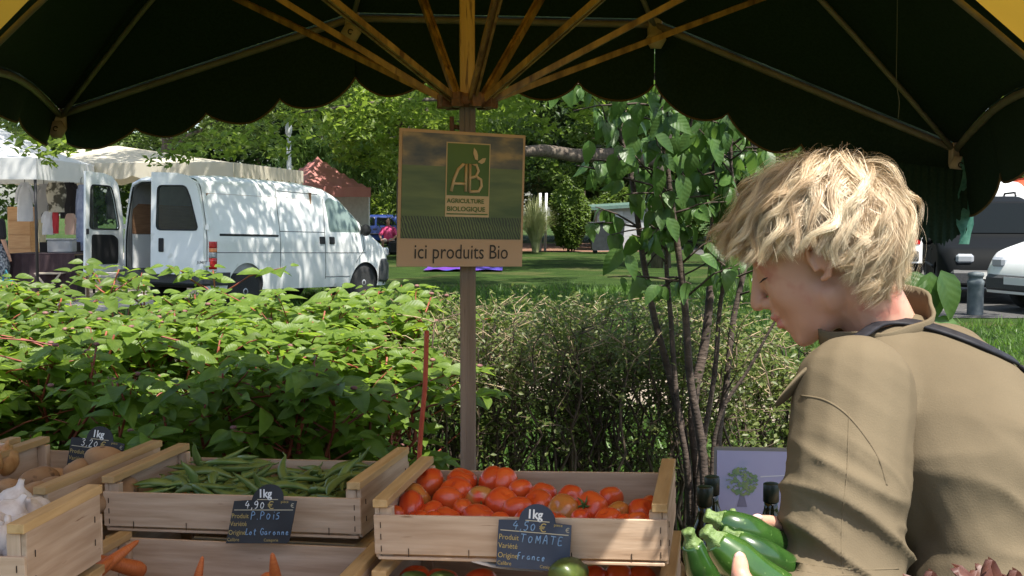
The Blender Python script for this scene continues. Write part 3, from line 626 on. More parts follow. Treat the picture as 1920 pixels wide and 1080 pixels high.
def chalk(s, h, x, z, y, m, parent, w=.0012, adv=.82, slant=.12, jit=.05):
    mb = MB(); rr = random.Random(s); cx = x
    for ch in s:
        up = 1
        for st in STROKE.get(ch, []):
            pts = catmull([(cx + (px + slant * pz + rr.uniform(-jit, jit) * .5) * h * .85, y, z + (pz + rr.uniform(-jit, jit) * .5) * h) for px, pz in st], 4) if len(st) > 2 else [Vector((cx + (px + slant * pz) * h * .85, y, z + pz * h)) for px, pz in st]
            mb.tube(pts, w, 4, flat=1.0)
        cx += h * adv * (.45 if ch in '.,I' else 1 if ch != ' ' else .6)
    return mb.build('chalk_writing', m, parent, fix=False)
# ------------------------------------------------------------------ sign board on the mast
kraft = mat('kraft_card', (.44, .29, .19), (.5, .34, .235), rough=.75, scale=3, spots=((.44, .33, .25), 18, .72))
def paint_mat():
    """the printed landscape: sky band over dark ploughed fields"""
    m = mat('printed_field', (.045, .08, .018), (.13, .165, .045), rough=.35, scale=9, stretch=(.6, 1, 4), detail=7)
    nt = m.node_tree; N = nt.nodes; L = nt.links; b = N['Principled BSDF']
    tc = N.new('ShaderNodeTexCoord'); sp = N.new('ShaderNodeSeparateXYZ'); L.new(tc.outputs['Object'], sp.inputs[0])
    nz = N.new('ShaderNodeTexNoise'); nz.inputs['Scale'].default_value = 14; nz.inputs['Detail'].default_value = 7; mp = N.new('ShaderNodeMapping'); mp.inputs['Scale'].default_value = (.7, 1, 1.6); L.new(tc.outputs['Object'], mp.inputs[0]); L.new(mp.outputs[0], nz.inputs[0])
    cr = N.new('ShaderNodeValToRGB'); e = cr.color_ramp.elements; e[0].position = .38; e[0].color = (.035, .04, .05, 1); e[1].position = .66; e[1].color = (.34, .23, .1, 1); q = e.new(.52); q.color = (.12, .1, .07, 1); L.new(nz.outputs[0], cr.inputs[0])
    th = N.new('ShaderNodeMath'); th.operation = 'GREATER_THAN'; th.inputs[1].default_value = .083; L.new(sp.outputs['Z'], th.inputs[0])
    # furrows fan out from a point below the horizon
    wv = N.new('ShaderNodeTexWave'); wv.inputs['Scale'].default_value = 42; wv.inputs['Distortion'].default_value = 5; wv.inputs['Detail'].default_value = 3; mp2 = N.new('ShaderNodeMapping'); mp2.inputs['Rotation'].default_value = (0, .35, 0); L.new(tc.outputs['Object'], mp2.inputs[0]); L.new(mp2.outputs[0], wv.inputs[0])
    lo = N.new('ShaderNodeMath'); lo.operation = 'LESS_THAN'; lo.inputs[1].default_value = -.045; L.new(sp.outputs['Z'], lo.inputs[0])
    old = b.inputs['Base Color'].links[0].from_socket
    mf = N.new('ShaderNodeMixRGB'); mf.inputs[2].default_value = (.012, .014, .008, 1); mw = N.new('ShaderNodeMath'); mw.operation = 'MULTIPLY'; L.new(wv.outputs['Fac'], mw.inputs[0]); L.new(lo.outputs[0], mw.inputs[1]); L.new(mw.outputs[0], mf.inputs[0]); L.new(old, mf.inputs[1])
    mx = N.new('ShaderNodeMixRGB'); L.new(th.outputs[0], mx.inputs[0]); L.new(mf.outputs[0], mx.inputs[1]); L.new(cr.outputs[0], mx.inputs[2]); L.new(mx.outputs[0], b.inputs['Base Color']); return m
def sign():
    c = P(868, 374, 3.15); W, H = .366, .348
    r = empty('sign_board', c, (RAD(1.0), RAD(1.2), RAD(30))); tag(r, 'organic produce sign board with green field picture hung on the umbrella mast', 'sign')
    MB().box((-W / 2, 0, -H / 2), (W / 2, .005, H / 2), bev=.001).build('board', kraft, r)
    MB().box((-W / 2 + .008, -.0015, -H / 2 + .072), (W / 2 - .008, 0, H / 2 - .008)).build('picture', paint_mat(), r)
    lx0, lx1, lz0, lz1 = -.052, .076, -.045, .146
    cream = mat('cream_print', (.5, .36, .22), (.55, .41, .26), rough=.6, scale=20); lg = mat('logo_green', (.045, .1, .012), (.07, .13, .018), rough=.5, scale=9); ink = mat('dark_ink', (.025, .018, .012), rough=.6)
    lgo = MB().box((lx0, -.0026, lz0), (lx1, -.0016, lz1)).build('logo_panel', cream, r)
    MB().box((lx0 + .003, -.0036, lz0 + .055), (lx1 - .003, -.0027, lz1 - .003)).build('logo_field', lg, lgo)
    y = -.0048
    mb = MB()
    mb.tube([(-.037, y, .02), (-.03, y, .05), (-.018, y, .077), (-.004, y, .09), (.005, y, .092), (.005, y, .02)], .0042, 6, flat=1); mb.tube([(-.034, y, .04), (.005, y, .04)], .0038, 6)
    mb.tube([(.016, y, .02), (.016, y, .092), (.034, y, .09), (.041, y, .075), (.034, y, .06), (.018, y, .056)], .0042, 6); mb.tube([(.034, y, .06), (.049, y, .052), (.051, y, .036), (.043, y, .022), (.016, y, .02)], .0042, 6)
    mb.build('logo_letters', cream, lgo, fix=False)
    mb = MB(); mb.prism([(.026, .134), (.024, .12), (.03, .104), (.038, .102), (.038, .115), (.034, .126)], y - .001, y); mb.prism([(.038, .098), (.052, .108), (.062, .109), (.058, .098), (.05, .093)], y - .001, y); mb.build('logo_leaf', cream, lgo)
    put_text('AGRICULTURE', .0155, lx0 + .004, lz0 + .036, y + .001, lg, lgo, sx=1.06, bold=.0004); put_text('BIOLOGIQUE', .0165, lx0 + .004, lz0 + .015, y + .001, lg, lgo, sx=1.14, bold=.0004)
    MB().box((lx0 + .004, -.0036, lz0 + .006), (lx1 - .004, -.0027, lz0 + .009)).build('logo_rule', lg, lgo)
    put_text('ici produits Bio', .0535, -.138, -H / 2 + .021, -.0015, ink, r, sx=.84)
sign()

# ------------------------------------------------------------------ stall tables
cloth_m = mat('dark_cloth', (.02, .022, .02), (.035, .035, .03), rough=.95, scale=20, bump=.2)
trest = mat('trestle_wood', (.25, .17, .1), (.36, .26, .16), rough=.8, scale=6, stretch=(1, 6, 6))
def table(name, x0, x1, y0, y1, z, label):
    r = empty(name, ((x0 + x1) / 2, (y0 + y1) / 2, 0)); tag(r, label, 'table'); w = (x1 - x0) / 2; d = (y1 - y0) / 2
    MB().box((-w, -d, z - .025), (w, d, z), bev=.002).build('table_top', trest, r)
    for sx in (-1, 1):
        for sy in (-1, 1): MB().box((sx * (w - .06) - .02, sy * (d - .05) - .02, 0), (sx * (w - .06) + .02, sy * (d - .05) + .02, z - .026)).build('leg', trest, r)
    V = []; Fc = []; n = 40       # skirt of cloth round three sides
    path = [(-w - .012, d)] + [(-w - .012, -d - .012)] + [(w + .012, -d - .012)] + [(w + .012, d)]
    pts = []
    for a, b in zip(path, path[1:]):
        for k in range(n): t = k / n; pts.append((a[0] + (b[0] - a[0]) * t, a[1] + (b[1] - a[1]) * t))
    for k, (x, y) in enumerate(pts): 
        q = .012 * math.sin(k * .9); V += [(x, y, z + .001), (x * (1 + q * .3), y - q, z - .35), (x * (1 + q * .5), y - 1.6 * q, .06)]
    for k in range(len(pts) - 1): Fc += [(k * 3, k * 3 + 1, k * 3 + 4, k * 3 + 3), (k * 3 + 1, k * 3 + 2, k * 3 + 5, k * 3 + 4)]
    obj('cloth', mesh_np('cloth', V, Fc, True), cloth_m, r)
table('stall_table', -1.75, .36, 1.5, 2.95, .745, 'long trestle stall table under the vegetable crates')
table('side_table', .42, 1.5, 1.95, 2.8, .66, 'low stall table under the bottles beside the tomato crate')
# ------------------------------------------------------------------ crates
wood = mat('crate_wood', (.42, .285, .185), (.58, .43, .305), rough=.8, scale=5, stretch=(1.2, 14, 14), bump=.25, bscale=12, bdist=.003, rnd=.13, spots=((.26, .15, .085), 11, .7))
woodp = mat('crate_rail_wood', (.40, .25, .1), (.54, .36, .17), rough=.7, scale=5, stretch=(1.2, 14, 14), bump=.2, bscale=12, bdist=.003, rnd=.12, spots=((.3, .16, .07), 14, .7))
staple_m = mat('staple', (.06, .04, .03), rough=.5, metal=.6)
STP = MB().box((-.0006, -.0012, -.005), (.0006, 0, .005)).mesh('staple')
def board(par, name, cx, cy, cz, lx, ly, lz, axis='x', m=None, bev=.001):
    """a board with its grain along local x; axis y turns it"""
    b = MB()
    if axis == 'x': b.box((-lx / 2, -ly / 2, -lz / 2), (lx / 2, ly / 2, lz / 2), bev=bev); rot = (0, 0, 0)
    elif axis == 'y': b.box((-ly / 2, -lx / 2, -lz / 2), (ly / 2, lx / 2, lz / 2), bev=bev); rot = (0, 0, math.pi / 2)
    else: b.box((-lz / 2, -ly / 2, -lx / 2), (lz / 2, ly / 2, lx / 2), bev=bev); rot = (0, -math.pi / 2, 0)
    return b.build(name, m or wood, par, loc=(cx, cy, cz), rot=rot)
def crate(label, pose, w, d, hp, he, staples=True, slats=5):
    x, y, z, rz, rx, ry = pose; r = empty('wooden_crate', (x, y, z), (rx, ry, rz)); tag(r, label, 'crate', 'wooden produce crates on the stall')
    t = .006
    board(r, 'front_slat', w / 2, t / 2, hp / 2 + .006, w, t, hp - .008, 'x'); board(r, 'back_slat', w / 2, d - t / 2, hp / 2 + .006, w, t, hp - .008, 'x')
    for s in (0, 1):
        cx = .0045 if s == 0 else w - .0045; inn = .02 if s == 0 else w - .02
        board(r, 'end_board', cx, d / 2, he / 2 - .004, .0085, d - .0145, he - .012, 'y')
        board(r, 'end_rail', cx + (.008 if s == 0 else -.008), d / 2, he - .007, .026, d + .002, .014, 'y', woodp)
        for q in (.016, d - .016): board(r, 'corner_post', inn, q, (he - .016) / 2 + .003, .021, .0185, he - .022, 'z')
    for k in range(slats): board(r, 'bottom_slat', w / 2, .02 + (d - .04) * k / (slats - 1), .0035, w - .012, (d - .04) / slats * .72, .005, 'x')
    if staples:
        for sx in (.012, w - .012):
            for k in range(3): obj('staple', STP, staple_m, r, loc=(sx, -.0002, .02 + (hp - .035) * k / 2))
        for sx in (w * .12, w * .33, w * .68, w * .88): obj('staple', STP, staple_m, r, loc=(sx, -.0002, .014), scale=(1, 1, 1.4))
        for q in (.03, d - .03): obj('staple', STP, staple_m, r, loc=(w + .0002, q, he * .6), rot=(0, 0, math.pi / 2)); obj('staple', STP, staple_m, r, loc=(w + .0002, q, he * .3), rot=(0, 0, math.pi / 2))
    return r
c_tom = crate('shallow wooden crate filled with red tomatoes', (-.234, 2.046, .889, -.172, .024, -.025), .498, .335, .076, .105)
c_tom2 = crate('wooden crate stacked under the tomato crate', (-.238, 2.035, .752, -.172, .005, -.005), .51, .335, .072, .122)
c_pea = crate('wooden crate heaped with green pea pods', (-.801, 2.357, .857, -.206, .019, -.022), .53, .32, .076, .109)
c_pea2 = crate('wooden crate stacked under the pea pod crate', (-.80, 2.362, .75, -.206, .01, -.01), .535, .32, .072, .096)
c_car = crate('wooden crate of carrots in front of the pea pods', (-.795, 1.95, .75, -.15, 0, 0), .52, .33, .115, .128)
c_pot = crate('narrow wooden crate of potatoes left of the pea pods', (-1.165, 2.29, .852, -.17, 0, 0), .30, .48, .085, .118)
c_pot2 = crate('wooden crate stacked under the potato crate', (-1.165, 2.295, .75, -.17, 0, 0), .30, .48, .07, .096)
c_oni = crate('wooden crate of onions at the far left edge', (-1.50, 2.33, .852, -.17, 0, 0), .30, .48, .085, .118)
c_oni2 = crate('wooden crate stacked under the onion crate', (-1.50, 2.335, .75, -.17, 0, 0), .30, .48, .07, .096)
c_gar = crate('small wooden crate of white garlic at the bottom left corner', (-1.095, 1.74, .915, -.1, 0, 0), .405, .255, .075, .125)
c_gar2 = crate('wooden crate stacked under the garlic crate', (-1.10, 1.735, .75, -.1, 0, 0), .41, .262, .075, .158)
# a sheet of white paper slipping out between the stacked tomato crates
def paper(name, pts, w, label, m):
    V = []; Fc = []
    for k, p in enumerate(pts): V += [p, Vector(p) + Vector((0, w, .004))]
    for k in range(len(pts) - 1): Fc.append((2 * k, 2 * k + 1, 2 * k + 3, 2 * k + 2))
    return tag(obj(name, mesh_np(name, V, Fc, True), m), label, 'paper')
white_p = mat('white_paper', (.72, .7, .66), (.78, .76, .72), rough=.8)
paper('paper_sheet', catmull([P(872, 1050, 2.03), P(900, 1058, 2.0), P(935, 1066, 2.0), P(990, 1071, 1.99), P(1020, 1073, 1.99)], 4), .12, 'white paper edge under the tomato crate', white_p)

# ------------------------------------------------------------------ produce
def tomato_mesh(seed, R=.029):
    rr = random.Random(seed); nl = rr.choice((4, 5, 6)); am = rr.uniform(.015, .06); ph = rr.uniform(0, 6); fl = rr.uniform(.74, .9)
    prof = []
    for i in range(15):
        t = -math.pi / 2 + math.pi * i / 14; rd = R * math.cos(t); z = R * fl * math.sin(t)
        if t > .9: z -= R * .22 * ((t - .9) / .67) ** 2
        prof.append((max(rd, .0004), z))
    return MB().lathe(prof, 24, lob=lambda a, z: am * math.cos(nl * a + ph) * (1 if z > 0 else .5) + .03 * math.cos(a * 2 + ph)).mesh('tomato')
TM = [tomato_mesh(i) for i in range(6)]
tom_m = mat('tomato_skin', (.58, .05, .013), (.68, .115, .022), rough=.3, scale=18, coat=.12, rnd=.1, sss=.08)
tom_o = mat('ripening_tomato_skin', (.60, .15, .03), (.42, .2, .05), rough=.25, scale=22, coat=.3, rnd=.1, spots=((.66, .06, .015), 16, .58))
green_st = mat('green_stalk', (.05, .1, .025), (.1, .17, .04), rough=.7, scale=60)
def calyx(parent, R=.029):
    mb = MB()
    for k in range(5):
        a = k * 1.257; mb.tube([(0, 0, R * .66), (math.cos(a) * .008, math.sin(a) * .008, R * .74), (math.cos(a + .2) * .016, math.sin(a + .2) * .016, R * .86)], [.0022, .0018, .0004], 4)
    mb.tube([(0, 0, R * .66), (.002, 0, R * 1.0)], .0018, 5); return mb.build('calyx', green_st, parent, fix=False)
T = [(445, 265, 78), (640, 255, 80), (810, 258, 80), (880, 262, 75), (975, 318, 70), (370, 360, 85), (600, 320, 85), (745, 370, 78), (560, 375, 80), (870, 385, 85), (960, 430, 80), (1080, 390, 78), (1110, 345, 70), (330, 425, 95), (560, 475, 75), (735, 478, 85),
     (1225, 425, 85), (1270, 360, 70), (1385, 415, 88), (1495, 370, 75), (1535, 445, 72), (1485, 485, 70), (1330, 485, 62), (1690, 440, 76), (1745, 405, 62), (1660, 497, 60), (455, 440, 70), (470, 500, 60), (650, 430, 66), (1010, 500, 70), (1130, 500, 70), (850, 500, 60), (250, 455, 60), (380, 500, 70), (1590, 505, 60), (1760, 500, 60), (1200, 510, 60)]
rrt = random.Random(3)
ORD = 'first second third fourth fifth sixth seventh eighth ninth tenth eleventh twelfth thirteenth fourteenth fifteenth sixteenth seventeenth eighteenth nineteenth twentieth'.split()
for i, (cx, cy, rr_) in enumerate(T):
    px = 660 + cx / 3.097; py = 820 + cy / 3.097; Y = 2.105 + (485 - cy) / 225 * .2 - .17 * (px - 960) / FPX * 2.1 - .012
    q = P(px, py, Y); R = rr_ / 3.097 / FPX * Y * 1.22
    orange = (cx, cy) in ((745, 370), (1225, 425), (1535, 445), (370, 360))
    stalk = (cx, cy) in ((745, 370), (1385, 415))
    rot = (rrt.uniform(-1.2, 1.2), rrt.uniform(-1.2, 1.2), rrt.uniform(0, 6))
    if (cx, cy) == (1385, 415): rot = (.75, -.9, 0)
    if (cx, cy) == (745, 370): rot = (1.9, 0, 0)
    o = obj('tomato', TM[i % 6] if not orange else TM[i % 6].copy(), None, None, q, rot, R / .029)
    if orange: o.data.materials.clear(); o.data.materials.append(tom_o)
    elif not o.data.materials: o.data.materials.append(tom_m)
    row = 'back' if cy < 335 else 'middle' if cy < 435 else 'front'; band = sorted(x for x, y, _ in T if (y < 335) == (cy < 335) and (y < 435) == (cy < 435)); ordn = band.index(cx)
    lab = 'red tomato, %s from the left in the %s row of the tomato crate' % (ORD[ordn], row)
    if orange: lab = {745: 'greenish orange tomato with its stalk end down near the middle of the crate', 1225: 'orange ribbed tomato just right of the tomato price tag', 1535: 'dull green-orange tomato near the right front of the tomato crate', 370: 'orange tomato against the left end of the tomato crate'}[cx]
    if (cx, cy) == (1385, 415): lab = 'red tomato with a green star-shaped calyx facing the viewer'
    tag(o, lab, 'tomato', 'tomatoes in the wooden crate')
    if stalk: calyx(o)
# tomatoes and a cucumber in the crate below
for i, (px, py, R) in enumerate([(780, 1085, .03), (830, 1090, .032), (900, 1092, .032), (1110, 1092, .032), (1160, 1086, .03), (1200, 1090, .03)]):
    q = P(px, py, 2.12); q.z = min(q.z, .852); o = obj('tomato', TM[i % 6], None, None, q, (0, .3 * i, i), R / .029); tag(o, 'red tomato in the shaded lower crate, %s from the left' % ORD[i], 'tomato', 'tomatoes in the lower crate')
def cucumber(name, pts, rad, label, m, cat='cucumber'):
    pts = catmull(pts, 5); n = len(pts); rs = [rad * min(1, math.sqrt(max(.02, 1 - ((i / (n - 1) - .5) * 2) ** 6))) for i in range(n)]; mb = MB(); mb.tube(pts, rs, 14); return tag(mb.build(name, m, fix=False), label, cat)
dgreen = mat('dark_green_skin', (.035, .06, .012), (.09, .12, .025), rough=.35, scale=40)
cucumber('avocado', [P(1048, 1090, 1.93), P(1060, 1078, 1.95), P(1072, 1074, 1.99), P(1080, 1076, 2.02)], .027, 'green avocado under the tomato price tag', dgreen, 'avocado')
cucumber('avocado', [P(760, 1098, 2.03), P(775, 1094, 2.05), P(790, 1096, 2.07)], .022, 'dark avocado at the left of the lower tomato crate', dgreen, 'avocado')
cucumber('avocado', [P(815, 1100, 2.03), P(828, 1094, 2.05), P(842, 1096, 2.07)], .022, 'dark avocado left of the paper edge in the lower crate', dgreen, 'avocado')
# pea pods
def pod_mesh(seed):
    rr = random.Random(seed); L = rr.uniform(.08, .1); c = rr.uniform(-.016, .022); V = []; n = 10; k = 8
    for i in range(n + 1):
        t = i / n; w = .0102 * min(1, (math.sin(math.pi * min(.985, max(.015, t))) ** .5)) * (1 + .07 * math.sin(t * 22)); x = L * (t - .5); y = c * (4 * t * (1 - t))
        for j in range(k): a = 2 * math.pi * j / k; V.append((x, y + w * math.cos(a), w * .62 * math.sin(a)))
    Fc = [(i * k + j, i * k + (j + 1) % k, (i + 1) * k + (j + 1) % k, (i + 1) * k + j) for i in range(n) for j in range(k)]
    mb = MB(); mb.add(V, Fc, True); mb.tube([(L * .5, 0, 0), (L * .5 + .006, .001, .001), (L * .5 + .012, .003, .002)], [.0022, .0016, .001], 5); mb.tube([(-L * .5, 0, 0), (-L * .5 - .006, c * .1, 0)], [.0015, .0004], 4)
    return mb.mesh('pea_pod')
PM = [pod_mesh(i) for i in range(7)]; pod_m = mat('pod_skin', (.085, .145, .03), (.17, .23, .06), rough=.45, scale=25, rnd=.22)
rng = np.random.default_rng(91); Mc = Matrix.LocRotScale(c_pea.location, c_pea.rotation_euler, None)
def heap(x, y): return .070 + .022 * math.exp(-((x - .17) / .09) ** 2) + .016 * math.exp(-((x - .47) / .06) ** 2) - .014 * math.exp(-((x - .37) / .05) ** 2) + .02 * (y - .15)
for i in range(210):
    lay = i / 210; x = rng.uniform(.055, .475); y = rng.uniform(.03, .29); z = heap(x, y) * (.55 + .45 * lay) + rng.normal() * .003
    yaw = rng.normal() * .7 + (.3 if rng.uniform() < .6 else 1.7); pit = rng.normal() * (.16 if i < 200 else .7)
    ex = abs(math.cos(yaw)) * .047; x = min(max(x, .035 + ex), .495 - ex); ey = abs(math.sin(yaw)) * .047; y = min(max(y, .012 + ey), .308 - ey)
    M = Mc @ Matrix.Translation((x, y, z)) @ Euler((rng.uniform(-.8, .8), pit, yaw)).to_matrix().to_4x4()
    o = obj('pea_pod', PM[i % 7], pod_m); o.matrix_world = M; tag(o, 'green pea pod in the heap in the wooden crate', 'pea pod', 'pea pods heaped in the crate')
# potatoes
pot_m = mat('potato_skin', (.28, .15, .07), (.44, .27, .14), rough=.85, scale=14, bump=.4, bscale=40, bdist=.004, rnd=.12, spots=((.16, .09, .05), 40, .64))
def potato_mesh(seed, r=(.052, .036, .032)):
    mb = MB().ellip((0, 0, 0), r, n=22, m=14); mb.v = [tuple(Vector(v) * (1 + .12 * mnoise.noise(Vector(v) * 22 + Vector((seed * 3.1, 0, 0))))) for v in mb.v]; return mb.mesh('potato')
PT = [potato_mesh(i) for i in range(5)]
for i, (px, py, Y, s, rz, lab) in enumerate([(205, 868, 2.62, 1.05, .2, 'largest tan potato on top of the heap by its price tag'), (150, 885, 2.6, .85, 1.2, 'potato touching the left of the largest potato'), (145, 912, 2.45, 1.0, .4, 'potato in the middle of the heap above the garlic crate'), (98, 925, 2.4, 1.0, 2.2, 'large potato at the front left of the potato heap'), (75, 900, 2.5, .85, .9, 'potato against the left side of the potato crate'), (185, 905, 2.5, .9, 2, 'shaded potato below the largest one'), (110, 900, 2.58, .8, .3, 'small potato at the back of the heap under the tag'), (160, 940, 2.36, .9, .2, 'shaded potato low at the front of the crate'), (60, 935, 2.36, .9, 1, 'potato half hidden by the garlic crate'), (230, 890, 2.6, .9, .4, 'potato against the pea pod crate'), (20, 915, 2.42, .6, .4, 'potato rounding out at the far left'), (225, 925, 2.42, .9, 1.4, 'potato deep beside the pea pod crate')]):
    q = P(px, py, Y); o = obj('potato', PT[i % 5], pot_m, None, q, (.3 * math.sin(i), .4 * math.cos(i * 2), rz), s); tag(o, lab, 'potato', 'potatoes in the narrow crate')
oni_m = mat('onion_skin', (.42, .19, .06), (.6, .33, .12), rough=.4, scale=10, stretch=(8, 8, .8))
def onion_mesh(): return MB().lathe([(.002, -.034), (.018, -.031), (.034, -.014), (.037, .002), (.03, .02), (.014, .033), (.005, .044), (.002, .056)], 18).mesh('onion')
OM = onion_mesh()
for px, py, Y, lab in [(2, 862, 2.62, 'brown onion cut by the left edge of the view'), (-30, 868, 2.55, 'brown onion just outside the left edge')]:
    tag(obj('onion', OM, oni_m, None, P(px, py, Y), (.4, .5, 0), 1.05), lab, 'onion', 'onions in the far left crate')
# garlic
gar_m = mat('garlic_skin', (.52, .44, .39), (.68, .62, .58), rough=.6, scale=12, stretch=(6, 6, 1), rnd=.08, spots=((.45, .34, .3), 20, .68))
GM = MB().lathe([(.003, -.026), (.02, -.024), (.031, -.012), (.032, .0), (.024, .014), (.012, .022), (.007, .027), (.0055, .033), (.005, .040)], 24, lob=lambda a, z: .07 * abs(math.sin(a * 4)) - .03 if z < .02 else 0).mesh('garlic_bulb')
for i, (px, py, Y, rx, ry) in enumerate([(20, 965, 1.88, -.2, .6), (52, 965, 1.93, .5, -.4), (78, 985, 1.9, .2, .9), (12, 1012, 1.79, .6, .3), (44, 995, 1.84, -.7, .2), (-25, 985, 1.84, .4, .2), (-20, 1020, 1.78, -.3, .4), (30, 940, 1.955, .2, .2), (62, 960, 1.955, -.6, .5), (34, 1030, 1.79, .9, -.5), (-40, 955, 1.93, 0, .4)]):
    tag(obj('garlic_bulb', GM, gar_m, None, P(px, py, Y), (rx, ry, i), .95), 'white garlic bulb in the small crate at the bottom left', 'garlic', 'garlic bulbs in the small crate')
# carrots
car_m = mat('carrot_skin', (.5, .11, .025), (.62, .18, .045), rough=.5, scale=20, stretch=(4, 4, 30), bump=.3, rnd=.06)
CM_ = MB().lathe([(.001, -.085), (.004, -.08), (.0085, -.05), (.0125, 0), (.016, .05), (.017, .075), (.013, .085), (.002, .088)], 14, lob=lambda a, z: .03 * math.sin(a * 3 + z * 90)).mesh('carrot')
for i, (px, py, Y, rx, ry, sc, lab) in enumerate([(520, 1105, 2.02, -.5, math.pi, 1.1, 'carrot pointing up with its tip against the slat under the price tag'), (365, 1112, 2.03, -.2, math.pi + .2, .9, 'carrot tip just showing at the bottom edge'), (185, 1070, 2.02, .2, 4.25, 1.1, 'thick orange carrot behind the corner of the garlic crate'), (160, 1085, 1.97, .3, 4.5, 1.0, 'orange carrot lying under the corner of the garlic crate'), (205, 1055, 2.08, .2, 2.0, 1.0, 'thin carrot tip lying against the back slat'), (450, 1150, 1.98, .3, 1.3, 1.4, 'carrot lying low in the middle of the carrot crate'), (300, 1150, 1.98, .2, 1.7, 1.4, 'carrot lying low at the left of the carrot crate')]):
    tag(obj('carrot', CM_, car_m, None, P(px, py, Y), (rx, ry, .3 * i), sc * .9), lab, 'carrot', 'carrots in the front crate')
# ------------------------------------------------------------------ slate price tags
slate = mat('slate', (.026, .036, .06), (.045, .06, .095), rough=.75, scale=9, spots=((.07, .09, .13), 5, .62))
slate_d = mat('dark_slate', (.016, .018, .022), (.03, .034, .04), rough=.7, scale=9)
ch_w = mat('white_chalk', (.75, .77, .78), rough=.9); ch_b = mat('blue_chalk', (.22, .36, .55), rough=.9); ch_y = mat('yellow_print', (.45, .34, .12), rough=.8); ch_l = mat('pale_rule', (.5, .45, .33), rough=.8)
def price_tag(label, loc, rot, W, H, price, prod, orig, sm, shear=0.0):
    r = empty('price_tag', loc, rot); tag(r, label, 'price tag', 'slate price tags')
    def sh(poly): return [(x + shear * z, z) for x, z in poly]
    dome = [(W * .03 + W * .25 * math.cos(a), H + W * .235 * math.sin(a)) for a in np.linspace(.0, math.pi, 13)]
    MB().prism(sh([(-W / 2, 0), (W / 2 - .004, 0), (W / 2, .004), (W / 2, H - .002)] + dome + [(-W / 2, H - .002)]), 0, .0025).build('slate', sm, r)
    y = -.0008; rr = lambda x0, x1, z: MB().prism(sh([(x0, z), (x1, z), (x1, z + .0014), (x0, z + .0014)]), -.0008, -.0001).build('rule', ch_l, r)
    rr(-W / 2 + .004, W / 2 - .004, H * .76); rr(-W * .13, W * .2, H * 1.0)
    put_text('1kg', .021 * W / .123, -W * .115 + shear * H, H * 1.06, y, ch_w, r, bold=.0006, sx=.9)
    chalk(price, .0145 * W / .123, -W * .3 + shear * H * .8, H * .80, y, ch_b if sm is slate else ch_w, r, w=.0009); put_text('€', .02 * W / .123, W * .06 + shear * H * .8, H * .79, y, ch_y, r)
    for t, z in (('Produit', .58), ('Variété', .40), ('Origine', .20), ('Calibre', .05)): put_text(t, .0125 * W / .123 if z > .1 else .009, -W * .485 + shear * H * z, H * z, y, ch_y, r, sx=.9)
    put_text('Catégorie', .007, W * .1 + shear * H * .05, H * .05, y, ch_y, r); put_text('pièce', .007, W * .26 + shear * H * .9, H * .93, y, ch_y, r); put_text('€', .011, W * .42 + shear * H * .85, H * .82, y, ch_l, r)
    if prod: chalk(prod, .014 * W / .123, -W * .19 + shear * H * .6, H * .55, y, ch_b, r, w=.0009, adv=.9)
    if orig: chalk(orig, .0115 * W / .123, -W * .22 + shear * H * .2, H * .2, y, ch_b, r, w=.0009, adv=.72)
    return r
a = P(998, 1068, 1.975); price_tag('blue slate price tag for tomatoes hung on the crate front', a, (RAD(-7), RAD(2.2), -.17), .122, .079, '4,50', 'TOMATE', 'France', slate)
a = P(482, 1019, 2.20); price_tag('dark slate price tag for peas tilted over the crate front', a, (RAD(-9), RAD(-2.5), -.18), .122, .079, '4,90', 'P.POIS', 'Lot Garonne', slate_d, shear=.2)
a = P(172, 896, 2.67); price_tag('dark slate price tag standing behind the potatoes', a, (RAD(-12), RAD(5), -.17), .128, .085, '3,20', 'C', 'P T', slate_d, shear=.0)
# ------------------------------------------------------------------ picture board and bottles
def picture():
    c = P(1340, 863, 2.62); W, H = .235, .31; r = empty('picture_board', (c.x, c.y, .66), (RAD(-4), 0, RAD(-6))); tag(r, 'framed print of a tree on a lilac ground behind the bottles', 'picture')
    MB().box((0, 0, 0), (W, .008, H), bev=.002).build('frame', mat('grey_frame', (.2, .2, .19), rough=.6), r)
    MB().box((.006, -.002, .006), (W - .006, 0, H - .008)).build('print', mat('lilac_print', (.36, .37, .58), (.42, .43, .62), rough=.5, scale=6, spots=((.3, .36, .55), 9, .6)), r)
    pb = MB(); rr = random.Random(4)
    for k in range(170):
        a = rr.uniform(0, 6.28); q = rr.uniform(0, 1) ** .5; x = .06 + math.cos(a) * q * .033; z = H - .075 + math.sin(a) * q * .03; s = rr.uniform(.0015, .005); pb.prism([(x - s, z), (x, z - s * .8), (x + s, z), (x, z + s * .9)], -.0032 - k * 4e-6, -.0024)
    pb.build('painted_tree', mat('painted_foliage', (.12, .24, .14), (.26, .34, .14), rough=.7, scale=60), r)
    MB().prism([(.05, H - .13), (.072, H - .13), (.064, H - .1), (.058, H - .1)], -.003, -.0023).build('painted_trunk', mat('painted_bark', (.2, .2, .3)), r)
    MB().prism([(.1, H - .062), (.16, H - .058), (.16, H - .06), (.1, H - .065)], -.003, -.0023).build('painted_cloud', mat('painted_white', (.65, .68, .75)), r)
picture()
bot_m = glass_dark('bottle_glass', (.012, .016, .008), .06); cap_m = mat('bottle_cap', (.008, .02, .014), rough=.45)
